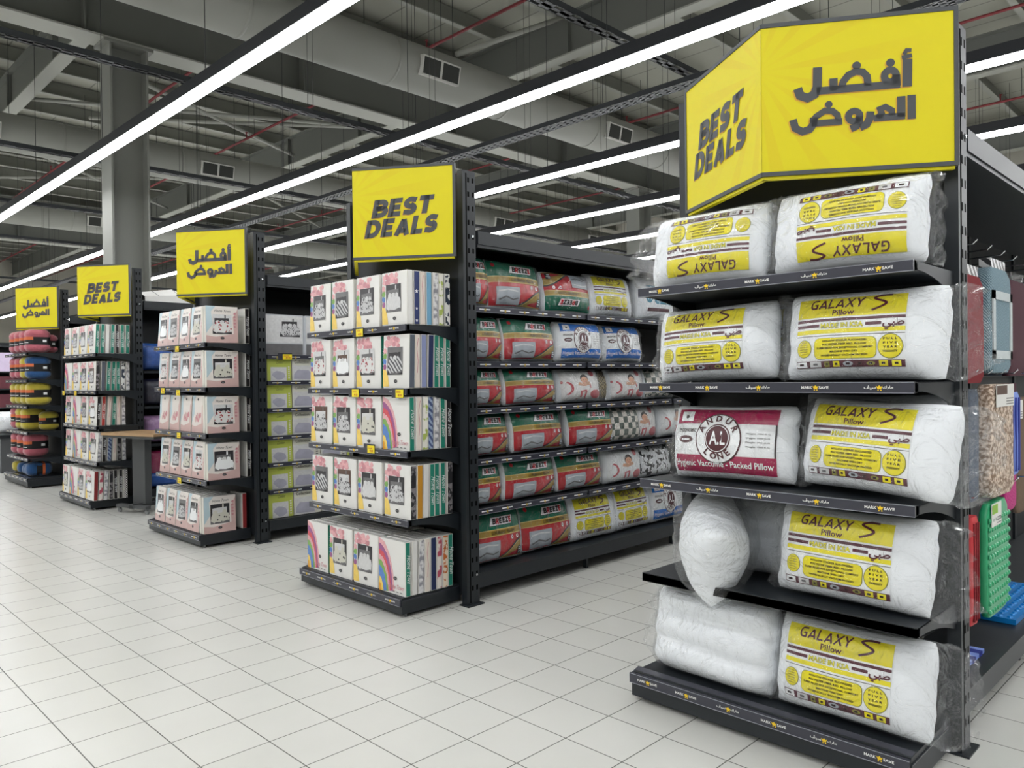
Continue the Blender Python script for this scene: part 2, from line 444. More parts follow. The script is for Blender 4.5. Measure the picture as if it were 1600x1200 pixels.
def text2d(s, off=0.0):
    """plain type set from the built-in face: cap height about 1, left at 0 -> ((verts, faces), width)"""
    if (s, off) in TXT: return TXT[(s, off)]
    cu = bpy.data.curves.new('lettering', 'FONT'); cu.body = s; cu.size = 1.0; cu.offset = off; cu.resolution_u = 2
    o = bpy.data.objects.new('lettering', cu); COL.objects.link(o)
    dg = bpy.context.evaluated_depsgraph_get(); ev = o.evaluated_get(dg); me = ev.to_mesh()
    v = [(p.co.x, p.co.y) for p in me.vertices]; f = [tuple(p.vertices) for p in me.polygons]; ev.to_mesh_clear()
    bpy.data.objects.remove(o); bpy.data.curves.remove(cu)
    mn = min(x for x, _ in v); mx_ = max(x for x, _ in v)
    r = (([(x-mn, y) for x, y in v], f), mx_-mn); TXT[(s, off)] = r
    return r
def fit(s, x0, x1, y0, y1, off=0.0, shear=0, rot=0):
    vf, wd = text2d(s, off); ys = [y for _, y in vf[0]]; lo, hi = min(ys), max(ys)
    sx = (x1-x0)/wd; sy = (y1-y0)/(hi-lo)
    return xf2(([(x, y-lo) for x, y in vf[0]], vf[1]), sx, sy, x0, y0, shear, rot)

def strip_logo(arabic):
    """one price-strip mark, centred, about 0.115 wide: (white, yellow)"""
    if arabic:
        wl = [fit('\ufb6b\ufef4\ufeb3', -.056, -.012, -.008, .008, .012), fit('\ufed9\ufead\ufe8e\ufee3', .012, .05, -.006, .007, .012)]
    else:
        wl = [fit('MARK', -.057, -.013, -.0055, .0055, .02), fit('SAVE', .013, .052, -.0055, .0055, .02)]
    yl = [([(-.012, .007), (-.006, -.006), (.007, -.006), (.012, .007), (.006, .003), (0, .009), (-.006, .003)], [(0, 1, 2, 3, 4, 5, 6)]), disc(-.004, -.010, .0028, 8), disc(.006, -.010, .0028, 8)]
    return join2(wl), join2(yl)
LOGOS = [strip_logo(False), strip_logo(True)]
def price_strip(x0, x1, h=.042, step=.2, seq=(0, 0, 1, 0, 1, 0), detail=True):
    """a price strip facing -Y, top at z 0: holder, two bright edges and the printed marks"""
    mb = MB(); mb.box((x0, -.006, -h), (x1, .004, 0), 0)
    mb.box((x0, -.0075, -h), (x1, -.0055, -h+.0022), 1); mb.box((x0, -.0075, -.0025), (x1, -.0055, -.0004), 1)
    n = max(1, int((x1-x0)/step)); st = (x1-x0)/n
    for i in range(n):
        wv, yv = LOGOS[seq[i % len(seq)]]; cx = x0+st*(i+.5)
        f = lambda x, y, cx=cx: (cx+x, -.0072, -h/2+y)
        if detail: mb.add2d(wv, f, 2)
        else: mb.box((cx-.055, -.0072, -h/2-.004), (cx+.05, -.006, -h/2+.004), 2)
        mb.add2d(yv, f, 3)
    return mb, ['strip_holder', 'strip_edge', 'strip_white', 'strip_yellow']

# ------------------------------------------------------------------ room shell
X0, X1, Y0, Y1, ZR = -48.0, 14.0, -13.0, 27.0, 8.7
struct('floor', MB().box((X0, Y0, -.1), (X1, Y1, 0)), ['floor_tile'])
struct('ceiling', MB().box((X0, Y0, ZR), (X1, Y1, ZR+.1)), ['roof_deck'])
for nm, a, b in (('wall_back', (X0, Y1, 0), (X1, Y1+.15, ZR)), ('wall_front', (X0, Y0-.15, 0), (X1, Y0, ZR)),
                 ('wall_left', (X0-.15, Y0, 0), (X0, Y1, ZR)), ('wall_right', (X1, Y0, 0), (X1+.15, Y1, ZR))):
    struct(nm, MB().box(a, b), ['wall_panel'])
def i_beam(along, at, z0, z1, fw, web, a0, a1):
    """I section along X or Y: web plus two flanges"""
    mb = MB(); ft = .03
    def bx(c0, c1, zz0, zz1, m):
        if along == 'y': mb.box((at+c0, a0, zz0), (at+c1, a1, zz1), m)
        else: mb.box((a0, at+c0, zz0), (a1, at+c1, zz1), m)
    bx(-fw/2, fw/2, z0, z0+ft, 1); bx(-fw/2, fw/2, z1-ft, z1, 0); bx(-web/2, web/2, z0+ft, z1-ft, 0)
    n = int((a1-a0)/3.4)
    for i in range(1, n):
        p = a0+(a1-a0)*i/n
        if along == 'y': mb.box((at-fw*.42, p-.01, z0+ft), (at+fw*.42, p+.01, z1-ft), 0)
        else: mb.box((p-.01, at-fw*.42, z0+ft), (p+.01, at+fw*.42, z1-ft), 0)
    return mb
BM = ['girder_paint', 'flange_paint']
for x in (-10.0, -30.0, 10.0):
    struct('girder_beam', i_beam('y', x, 6.75, 8.34, .46, .03, Y0, Y1), BM)
for y in (-11.2, -4.5, 2.2, 8.95, 15.7, 22.4):
    struct('rafter_beam', i_beam('x', y, 7.55, 8.34, .26, .02, X0, X1), BM)
x = X0+.7
while x < X1:
    mb = MB(); mb.box((x-.01, Y0, 8.36), (x+.01, Y1, 8.66), 0); mb.box((x-.01, Y0, 8.34), (x+.11, Y1, 8.36), 1); mb.box((x-.11, Y0, 8.66), (x+.01, Y1, 8.68), 0)
    struct('purlin_beam', mb, ['purlin_paint', 'flange_paint']); x += 1.55
for (x, y) in ((-10, 2.15), (-10, 15.7), (-30, 2.15), (-30, 15.7), (10, 15.7), (10, 2.15)):
    mb = MB()
    mb.box((x-.22, y-.28, 0), (x+.22, y-.25, 6.75)); mb.box((x-.22, y+.25, 0), (x+.22, y+.28, 6.75)); mb.box((x-.012, y-.25, 0), (x+.012, y+.25, 6.75))
    mb.box((x-.3, y-.36, 0), (x+.3, y+.36, .025)); mb.box((x-.24, y-.36, 6.70), (x+.24, y+.36, 6.75))
    struct('steel_column', mb, ['column_paint'])
# tubes bracing the roof plane between beams
for a, b, lb in (((-13.2, 2.4, 7.75), (-16.6, 8.8, 7.75), 'b1'), ((-16.6, 2.4, 7.75), (-13.2, 8.8, 7.75), 'b2'), ((-12.6, 8.9, 7.6), (-18.5, 4.2, 8.2), 'b3'),
                 ((-20.0, 2.4, 7.75), (-25.5, 8.8, 7.75), 'b4'), ((-25.5, 2.4, 7.75), (-20.0, 8.8, 7.75), 'b5'), ((-6.9, 6.3, 6.9), (-6.6, 8.9, 8.3), 'b6'),
                 ((-20.5, 9.2, 7.75), (-25.5, 15.4, 7.75), 'b7'), ((1.5, 9.2, 7.75), (-3.5, 15.4, 7.75), 'b8'), ((6.5, 9.2, 7.75), (3.0, 15.4, 7.75), 'b9')):
    struct('brace_tube_beam', MB().tube([a, b], .045, 8), ['brace_paint'], True)

# ------------------------------------------------------------------ lamps, ducts, trays, pipes overhead
rowname = {1.19: 'running just in front of the endcap signs', 3.74: 'crossing above the pillow aisle shelving', 6.3: 'third in from the endcap signs', 8.85: 'fourth in from the endcap signs',
           11.4: 'fifth in from the endcap signs', 13.95: 'sixth in from the endcap signs', 16.5: 'seventh in from the endcap signs', 19.05: 'deepest of all towards the rear wall'}
for y in LIGHT_Y:
    xa, xb = -40.0, 11.0
    t = empty('linear_ceiling_light', (0, y, LIGHT_Z), 0, 'long white LED light line in black housing, %s' % rowname.get(y, 'unseen, added to light the stand fronts, at %d' % round(y)), 'ceiling light', 'LED light lines')
    if y < 0: t['label'] = 'unseen LED line added to light the stand fronts, %s' % {-8.9: 'outermost row', -6.4: 'second row from the outer wall', -3.85: 'beyond the viewer', -1.33: 'nearest row before the endcap row'}[y]
    MB().box((xa, -.062, .02), (xb, .062, .14)).build('housing', 'lamp_housing', t)
    mb = MB(); mb.box((xa, -.052, -.022), (xb, .052, .02)); mb.build('diffuser', 'led_diffuser', t)
    x = xa+1
    while x < xb:
        if y > -3: MB().tube([(x, 0, .12), (x, 0, 8.34-LIGHT_Z)], .005, 5).build('suspension_wire', 'wire_dark', t)
        x += 3.1
def duct(x, nm):
    t = empty('air_duct', (x, 0, 6.5), 0, nm, 'air duct', 'round air ducts')
    mb = MB(); mb.tube([(0, Y0+.02, 0), (0, Y1-.02, 0)], .37, 28)
    y = Y0+1.2
    while y < Y1: mb.tube([(0, y-.02, 0), (0, y+.02, 0)], .38, 28); y += 2.4
    mb.build('duct_shell', 'duct_metal', t, True)
    for y in (-3.6, 1.1, 5.75, 10.4, 15.0, 19.6):
        g = MB(); a = Matrix.Translation((.0, y, 0)) @ Matrix.Rotation(math.radians(12), 4, 'Y')
        for s in (-1, 1): g.box((.30, s*.19-.19, -.15), (.43, s*.19+.19, .15), 0, a)
        v = g.build('vent_grille', 'vent_frame', t)
        h = MB()
        for s in (-1, 1): h.box((.425, s*.19-.165, -.125), (.434, s*.19+.165, .125), 0, a)
        h.build('vent_louvre', 'vent_dark', v)
        MB().tube([(0, y+.6, .36), (0, y+.6, 1.84)], .006, 5).build('hanger_wire', 'wire_dark', t)
        MB().tube([(.2, y-1.3, .32), (.2, y-1.3, 1.84)], .006, 5).build('hanger_wire', 'wire_dark', t)
duct(-7.05, 'round grey air duct nearest the endcap signs, with small vent grilles')
duct(-15.05, 'round grey air duct beyond the tall steel column')
duct(-23.1, 'round grey air duct farthest down the hall')
def tray(along, at, z, lab, width=.13, dense=.25, rods=2.05, net=False):
    t = empty('cable_tray', (0, 0, z), 0, lab, 'cable tray', 'overhead cable trays')
    mb = MB(); a0, a1 = (Y0+.1, Y1-.1) if along == 'y' else (X0+.1, X1-.1)
    def bx(c0, c1, p0, p1, z0, z1):
        if along == 'y': mb.box((at+c0, p0, z0), (at+c1, p1, z1))
        else: mb.box((p0, at+c0, z0), (p1, at+c1, z1))
    W = width/2
    bx(-W, -W+.008, a0, a1, 0, .06); bx(W-.008, W, a0, a1, 0, .06)
    if net:
        for c in (-.06, 0, .06): bx(c-.012, c+.012, a0, a1, 0, .004)
    else: bx(-.02, .02, a0, a1, 0, .004)
    p = a0
    while p < a1-dense: bx(-W, W, p, p+dense*.55, 0, .003); p += dense
    mb.build('tray_channel', 'tray_metal', t)
    p = a0+1.7
    while p < a1:
        for s in (-1, 1):
            q = (at+s*W, p) if along == 'y' else (p, at+s*W)
            if q[1] > 1.5 and q[1] < 20: MB().tube([(q[0], q[1], 0), (q[0], q[1], 8.34-z)], .0035, 4).build('suspension_rod', 'wire_dark', t)
        p += rods if along == 'y' else rods*1.9
for x, lb in ((2.1, 'over the bath mat aisle'), (-2.05, 'over the pillow aisle'), (-6.2, 'between the ducts and the pillow aisle'), (-10.35, 'passing beside the steel column'), (-14.4, 'just before the second duct'), (-18.6, 'beyond the second duct'), (-27, 'far down the hall')):
    tray('y', x, 5.0, 'grey perforated cable tray hanging %s' % lb)
tray('x', 5.55, 4.88, 'dark wide mesh cable tray crossing above the light rows', .2, .12, net=True)
def pipe(pts, lab):
    t = tag(MB().tube(pts, .028, 8).build('sprinkler_pipe', 'pipe_red', None, True), lab, 'pipe', 'red sprinkler pipes')
    p0, p1 = Vector(pts[0]), Vector(pts[1]); n = int((p1-p0).length/3)
    for i in range(n):
        q = p0.lerp(p1, (i+.5)/n); h = MB(); h.tube([(q.x, q.y, q.z), (q.x, q.y, q.z+.14)], .014, 6); h.tube([(q.x, q.y, q.z+.14), (q.x, q.y, q.z+.16)], .03, 6)
        h.build('sprinkler_nozzle', 'pipe_red', t)
        MB().tube([(q.x+.4, q.y, q.z), (q.x+.4, q.y, 8.34)], .006, 5).build('hanger_rod', 'wire_dark', t)
for y, z, lb in ((4.0, 7.45, 'nearest the endcap row'), (6.65, 7.45, 'second from the endcap row'), (9.55, 7.35, 'just past the second rafter'), (12.6, 7.45, 'fourth from the endcap row'), (17.5, 7.45, 'deepest, near the rear wall')):
    for xa, xb, bay in ((-47.8, -30.3, 'far bay'), (-29.7, -10.3, 'beyond the steel column'), (-9.7, 9.7, 'over the shelving')):
        f = lambda x: y+.4-.65*(x-X0)/(X1-X0)
        pipe([(xa, f(xa), z), (xb, f(xb), z)], 'thin red roof pipe, %s, %s' % (lb, bay))

# ------------------------------------------------------------------ shelving: endcap stands and the gondola runs behind them
def slots(mb, x, ys, z0, z1, mat, nx=1, pitch=.096):
    z = z0
    while z < z1:
        for y in ys: mb.box((x-.0006, y-.008, z), (x+.0006, y+.008, z+.034), mat)
        z += pitch
def post(parent, x0, x1, y0, y1, h, face=1):
    mb = MB(); mb.box((x0, y0, 0), (x1, y1, h), 0)
    xo = x1 if face > 0 else x0
    mb.box((xo-.0005 if face > 0 else xo-.002, y0+.028, .02), (xo+.002 if face > 0 else xo+.0005, y0+.036, h-.02), 1)
    slots(mb, xo, (y0+.052, y0+.092), .10, h-.03, 1)
    p = mb.build('post', ['dark_steel', 'slot_black'], parent)
    MB().box((x0-.012, y0-.015, 0), (x1+.03, y1+.02, .008)).build('foot_plate', 'dark_steel', p)
    for z in (.205, 2.52):
        MB().tube([(xo, y0+.085, z), (xo+face*.008, y0+.085, z)], .009, 8).build('bolt', 'steel_bolt', p)
    return p
def bracket(parent, x, y0, y1, z):
    mb = MB(); n = 8; up = []; dn = []
    for i in range(n+1):
        t = i/n; y = y1+(y0-y1)*t; up.append((y, z)); dn.append((y, z-.125+(.095)*math.sin(t*math.pi/2)**.8))
    for s, xx in ((1, x), (-1, x-.006)):
        for i in range(n):
            q = [(xx, up[i][0], up[i][1]), (xx, up[i+1][0], up[i+1][1]), (xx, dn[i+1][0], dn[i+1][1]), (xx, dn[i][0], dn[i][1])]
            mb.poly(q if s < 0 else q[::-1], 0)
    for i in range(n): mb.poly([(x-.006, dn[i][0], dn[i][1]), (x, dn[i][0], dn[i][1]), (x, dn[i+1][0], dn[i+1][1]), (x-.006, dn[i+1][0], dn[i+1][1])], 0)
    return mb.build('shelf_bracket', 'dark_steel', parent)
def endcap(gx, cx, xs0, xs1, zs, yf, bx0, bx1, by, lab, hs=2.965, nostrip=(), detail=True, broken=()):
    """one endcap stand: gx right face of its posts, xs shelf ends, zs shelf tops (top first, last = deck), yf shelf front, by deck front"""
    t = empty('endcap_shelf_stand', (cx, 1.29, 0), 0, lab, 'shelf stand', 'endcap display stands')
    ox, oy = cx, 1.29
    post(t, gx-.052-ox, gx-ox, 0, .115, hs, 1); lx = 2*cx-gx
    post(t, lx-ox, lx+.052-ox, 0, .115, hs, -1)
    mb = MB(); mb.box((lx+.052-ox, .035, .06), (gx-.052-ox, .05, hs-.01), 0)
    mb.build('back_panel', ['dark_steel_panel'], t)
    # deck
    mb = MB(); mb.box((bx0-ox, by-oy, .025), (bx1-ox, .03, .118), 0); mb.box((bx0-ox+.01, by-oy+.004, .118), (bx1-ox-.004, .03, zs[-1]), 0)
    mb.box((bx1-ox-.0008, by-oy+.004, .112), (bx1-ox+.002, .03, .117), 1)
    d = mb.build('base_deck', ['dark_steel', 'strip_holder'], t)
    st, mats = price_strip(bx0-ox-.005, bx1-ox-.005, .046, .205, detail=detail)
    st.poly([(bx0-ox, .004, 0), (bx1-ox-.005, .004, 0), (bx1-ox-.005, .058, .014), (bx0-ox, .058, .014)], 0)
    st.build('price_strip', mats, d, loc=(0, by-oy-.006, zs[-1]-.006))
    for fx in (bx0-ox+.04, bx1-ox-.03):
        MB().tube([(fx, by-oy+.05, 0), (fx, by-oy+.05, .03)], .012, 8).build('levelling_foot', 'caster_grey', d)
    for i, z in enumerate(zs[:-1]):
        mb = MB(); mb.box((xs0-ox, yf-oy, z-.034), (xs1-ox, .034, z), 0)
        mb.box((xs0-ox, yf-oy, z-.036), (xs1-ox, yf-oy+.02, z+.003), 0)
        s = mb.build('shelf', ['dark_steel'], t)
        bracket(s, xs1-ox+.004, yf-oy+.02, .034, z-.002); bracket(s, xs0-ox, yf-oy+.02, .034, z-.002)
        if i not in nostrip:
            a, b = (xs0-ox, xs1-ox)
            st, mats = price_strip(a, b, .042, .205, seq=((0, 1, 0, 1, 0, 0), (0, 0, 1, 0, 1, 0))[i % 2], detail=detail)
            st.build('price_strip', mats, s, loc=(0, yf-oy-.006, z+.004))
    return t
def letters(parent, which, O, t, n, L, mat2=True):
    """flat lettering on a sign facet. O = lower left point, t = reading direction, n = outward normal"""
    up = Vector((0, 0, 1))
    if which == 'best':
        a, wa = word('BEST', .27); b, wb = word('DEALS', .27)
        la = xf2(a, .425/wa, .122, .136, .278, .27*1.0, .05); lb = xf2(b, .51/wb, .122, .084, .143, .27, .05)
        vf = join2([la, lb])
    else:
        r = ribbon; k = .026
        items = [r([(.559, .434), (.557, .324)], .036), r([(.574, .468), (.556, .470), (.546, .452)], .015), r([(.538, .441), (.576, .447)], .017),
                 disc(.496, .425, .0165), r(arc(.495, .372, .022, .024, 0, 360, 16)[:-1], .028, True), r([(.517, .375), (.519, .330)], .03),
                 r([(.532, .337), (.215, .335)], .031),
                 r([(.309, .338), (.318, .365), (.338, .390), (.366, .402), (.392, .397), (.408, .378), (.412, .338)], .028), disc(.369, .425, .0165),
                 r([(.281, .382), (.281, .332)], .031),
                 r([(.220, .432), (.218, .352), (.208, .323), (.180, .310), (.152, .322), (.142, .352)], .035),
                 r([(.573, .290), (.573, .194)], .031), r([(.535, .288), (.535, .205)], .031), r([(.549, .209), (.432, .208)], .027),
                 r([(.500, .214), (.499, .235), (.476, .250), (.456, .243), (.462, .225), (.446, .208)], .024),
                 r([(.420, .236), (.417, .208), (.405, .186), (.380, .175)], .03), r(arc(.358, .222, .022, .021, 0, 360, 16)[:-1], .026, True),
                 r([(.379, .222), (.377, .198), (.366, .180), (.345, .172)], .028),
                 r([(.197, .208), (.213, .232), (.246, .253), (.276, .250), (.295, .232), (.299, .205)], .025), r([(.313, .205), (.196, .204)], .026),
                 r([(.204, .230), (.204, .204), (.188, .182), (.160, .174), (.132, .190), (.123, .226)], .03), disc(.262, .277, .0145)]
        vf = join2(items)
    mb = MB()
    mb.add2d(vf, lambda x, y: O+t*(x-.005)+up*(y-.004)+n*.0016, 1)
    mb.add2d(vf, lambda x, y: O+t*x+up*y+n*.0030, 0)
    return mb.build('lettering', ['sign_letter', 'sign_shadow'], parent)
def sign(cx, hw, lab, right, left, z0=2.372, z1=3.0, yr=.815, ye=1.225):
    s = empty('promotional_sign', (cx, ye, z0), 0, lab, 'sign', 'yellow endcap signs')
    A = Vector((0, yr-ye, 0)); up = Vector((0, 0, 1)); H = z1-z0
    for sgn, txt in ((1, right), (-1, left)):
        B = Vector((sgn*hw, 0, 0)); t = (B-A).normalized(); L = (B-A).length
        n = Vector((t.y, -t.x, 0)); n = n if n.y < 0 else -n
        fr = MB(); th = n*-.022
        def slab(a, b, za, zb, m, out=0.0, deep=None):
            p = [A+t*a+n*out, A+t*b+n*out]; q = [A+t*b+(deep or th), A+t*a+(deep or th)]
            lo = [x+up*za for x in p+q]; hi = [x+up*zb for x in p+q]
            fr.poly(lo if sgn > 0 else lo[::-1], m); fr.poly(hi[::-1] if sgn > 0 else hi, m)
            for i in range(4):
                j = (i+1) % 4; qd = [lo[i], hi[i], hi[j], lo[j]]
                fr.poly(qd[::-1] if sgn > 0 else qd, m)
        slab(0, L, 0, .017, 0, .004); slab(0, L, H-.017, H, 0, .004); slab(L-.016, L, .017, H-.017, 0, .004)
        slab(.004, L-.012, -.012, 0, 1, -.006, n*-.03)
        fr.build('frame', ['sign_frame', 'sign_yellow'], s)
        pn = MB(); O = A if sgn > 0 else A+t*(L-.016)
        rd = t if sgn > 0 else -t
        a, b = A+t*.001+up*.017, A+t*(L-.016)+up*.017; c, d = b+up*(H-.034), a+up*(H-.034)
        uv = [(0, 0), (.72, 0), (.72, .6), (0, .6)]
        if sgn > 0: pn.poly([a, b, c, d], 0, uv)
        else: pn.poly([b, a, d, c], 0, [uv[1], uv[0], uv[3], uv[2]])
        pb = [p+n*-.02 for p in (a, b, c, d)]
        pn.poly(pb[::-1] if sgn > 0 else pb, 0, uv)
        pl = pn.build('face_panel', ['sign_yellow'], s)
        letters(pl, txt, O+up*.0, rd, n, L)
    return s
E1Z = [1.962, 1.517, 1.066, .618, .140]; E2Z = [1.905, 1.487, 1.075, .625, .130]; E3Z = [1.905, 1.49, 1.062, .626, .125]; E4Z = [1.90, 1.448, 1.022, .586, .12]; E5Z = [1.90, 1.51, 1.06, .62, .13]
GX = [1.864, -1.142, -4.133, -7.311, -10.323]
endcap(GX[0], 1.212, .63, 1.842, E1Z, .83, .570, 1.825, .82, 'tall dark steel endcap stand stacked with bagged pillows', nostrip=(3,))
endcap(GX[1], -1.845, -2.465, -1.245, E2Z, .885, -2.515, -1.255, .825, 'dark steel endcap stand of rose-printed bedding boxes, second from right')
endcap(GX[2], -4.83, -5.43, -4.23, E3Z, .855, -5.585, -4.325, .825, 'dark steel endcap stand of blush pink bedding boxes, middle of the row')
endcap(GX[3], -8.0, -8.57, -7.27, E4Z, .85, -8.69, -7.44, .82, 'dark steel endcap stand with teal-spined boxes and a small table beside it', detail=False)
endcap(GX[4], -11.03, -11.60, -10.36, [2.0, 1.60, 1.21, .825, .43, .15], .85, -11.65, -10.30, .82, 'dark steel endcap stand stacked with folded fleece blankets, farthest left', detail=False)
sign(1.262, .622, 'largest V-shaped yellow sign above the bagged pillows, both faces visible', 'arabic', 'best')
sign(-1.745, .60, 'yellow sign reading BEST DEALS above the rose-printed bedding boxes', 'best', 'arabic')
sign(-4.755, .61, 'yellow sign with Arabic lettering above the blush bedding boxes', 'arabic', 'best')
sign(-7.81, .61, 'small yellow sign reading BEST DEALS above the teal-spined boxes', 'best', 'arabic')
sign(-10.79, .61, 'smallest yellow sign with Arabic lettering above the fleece blankets', 'arabic', 'best')

SIDEZ = [2.055, 1.665, 1.335, .975, .625]
def gondola(gx, hw, L, zs, lab, strips=True, hooks=False, yb=1.43, feet=True):
    t = empty('gondola_shelving', (gx, yb, 0), 0, lab, 'shelving', 'gondola shelving runs')
    n = max(1, round(L/1.25)); bay = L/n
    MB().box((-hw-.015, 0, .1), (-hw+.015, L, 2.5)).build('back_panel', 'dark_steel_panel', t)
    MB().box((-.055, 0, 2.475), (0, L, 2.565)).box((-.05, 0, 2.455), (-.008, L, 2.475)).box((-hw, 0, 2.50), (-.055, L, 2.512)).build('top_rail', 'dark_steel', t)
    mb = MB(); mb.box((-.08, 0, .095), (-.03, L, .195)); mb.box((-hw+.02, 0, .18), (-.08, L, .195)); d = mb.build('base_deck', 'dark_steel', t)
    for i in range(n+1):
        y = min(L-.02, max(.03, i*bay))
        MB().box((-hw-.03, y-.025, 0), (-hw+.03, y+.025, 2.5)).build('upright', 'dark_steel', t)
        MB().box((-.12, y-.012, 0), (-.085, y+.012, .1)).build('foot', 'dark_steel', d)
    MB().box((-.045, L-.05, 0), (0, L, 2.965)).build('end_post', 'dark_steel', t)
    for z in zs:
        s = MB().box((-hw+.02, .02, z-.03), (-.09, L-.06, z)).build('shelf', 'dark_steel', t)
        if strips:
            for i in range(n):
                st, mats = price_strip(i*bay+.03, (i+1)*bay-.005, .042, .2, detail=False)
                for k, p in enumerate(st.v): st.v[k] = (-p[1], p[0], p[2])
                st.build('price_strip', mats, s, loc=(-.084, 0, z+.004))
    if hooks:
        for z in hooks:
            MB().box((-hw+.02, .02, z-.012), (-hw+.05, L-.06, z+.012)).build('hook_bar', 'dark_steel', t)
            y = .35
            while y < L-.2:
                MB().tube([(-hw+.04, y, z), (-.14, y, z+.015), (-.12, y, z+.035)], .004, 6).build('display_hook', 'hook_chrome', t); y += .26
    return t
gondola(GX[0], .66, 6.2, [], 'dark gondola run hung with bath mats behind the pillow endcap', False, hooks=(2.16, 1.53, .93))
gondola(GX[1], .70, 6.2, SIDEZ, 'dark gondola run filled with packed pillows')
G3Z = [1.80, 1.545, 1.275, 1.005, .74, .475]
gondola(GX[2], .70, 6.2, G3Z, 'dark gondola run filled with lime and pale bedding boxes')
gondola(GX[3], .70, 6.2, [1.69, 1.24, .76, .32], 'dark gondola run with bagged quilts behind the teal-spined boxes', False)
gondola(GX[4], .70, 6.2, [1.69, 1.24, .76, .32], 'dark gondola run behind the fleece blanket stand', False)

# ------------------------------------------------------------------ pillows in clear bags
def cushion(w, h, t, p=2.6, pinch=.05, wr=.006, seed=0, ex=.42, scale=7):
    o = Vector((seed*3.1, seed*1.7, seed*.9))
    def P(u, v, side=-1, off=0.0):
        f = max(0.0, (1-abs(u)**p)*(1-abs(v)**p))
        half = t/2*f**ex
        x = w/2*u*(1-pinch*(1-v*v)*u*u); z = h/2*v*(1-pinch*1.3*(1-u*u)*v*v)*(1-.05*u**6)
        x *= 1-.075*v**4*u*u+.022*abs(u)**5*noise.noise(Vector((v*3.2, seed*1.9, math.copysign(2, u))))*2
        nz = noise.noise(Vector((x, z, side*.4))*scale+o)*wr+noise.noise(Vector((x, z, side))*scale*2.7+o)*wr*.5
        return (x, side*(half+off)+side*nz*f**.4, z+h/2)
    return P
def cushion_mesh(P, name, mat, nu=26, nv=18, both=None):
    mb = MB()
    e = lambda t: math.copysign(1-(1-abs(t))**2.3, t)
    mb.grid(lambda a, b: P(e(2*a-1), e(2*b-1), -1), nu, nv, 0, flip=True)
    mb.grid(lambda a, b: P(e(2*a-1), e(2*b-1), 1), nu, nv, 0)
    return mb.mesh(name, [mat], True)
def bag_mesh(P, w, h, t, fl, fr, seed, name='plastic_bag', nu=44, nv=14):
    o = Vector((seed*5.3, seed*2.1, 0)); mb = MB()
    def Q(a, b):
        X = -w/2-fl+(w+fl+fr)*a; u = max(-1.0, min(1.0, X/(w/2))); out = abs(X)-w/2
        side = -1 if b < .5 else 1; v = -1+4*b if b < .5 else 3-4*b
        if out <= 0:
            q = P(u*.985, v*.985, side); x, y, z = X, q[1]+side*.006, h/2+(q[2]-h/2)*1.02
            wob = .004
        else:
            k = min(1, out/max(fl, fr, .01)); x = X; sg = 1 if X > 0 else -1
            tw = noise.noise(Vector((seed*7.7, sg*3, 1)))*1.6
            z = h/2+v*h/2*(1.02-.22*k*k+.16*k*noise.noise(Vector((v*2.5, seed, sg*5)))*2)+tw*.09*k
            y = side*(.004+.03*(1-v*v)*(1-k)**2*min(1, out/.05)); wob = .012+.02*k
            y += .045*k*noise.noise(Vector((v*2.2, a*6, seed+sg))); x += .05*k*noise.noise(Vector((v*2.6, seed*1.3, 1))+o)*2
        n = noise.noise(Vector((x*14, v*3.3, z*14))+o)+.6*noise.noise(Vector((x*30, v*7, z*28))+o)
        return (x, y+n*wob*(1 if out > 0 else side), z)
    mb.grid(Q, nu, nv*2, 0, wrap_v=True)
    return mb.mesh(name, ['plastic_film'], True)
def finer(vf, lim=.045):
    """split long quads so that a band follows the bulge it is printed on"""
    v = list(vf[0]); f = []
    for q in vf[1]:
        if len(q) != 4: f.append(q); continue
        p = [Vector(v[i]) for i in q]; L = max((p[1]-p[0]).length, (p[2]-p[3]).length); n = int(L/lim)+1
        if n == 1: f.append(q); continue
        b = len(v)
        for i in range(n+1):
            t = i/n; v += [tuple(p[0].lerp(p[1], t)), tuple(p[3].lerp(p[2], t))]
        f += [(b+2*i, b+2*i+2, b+2*i+3, b+2*i+1) for i in range(n)]
    return v, f
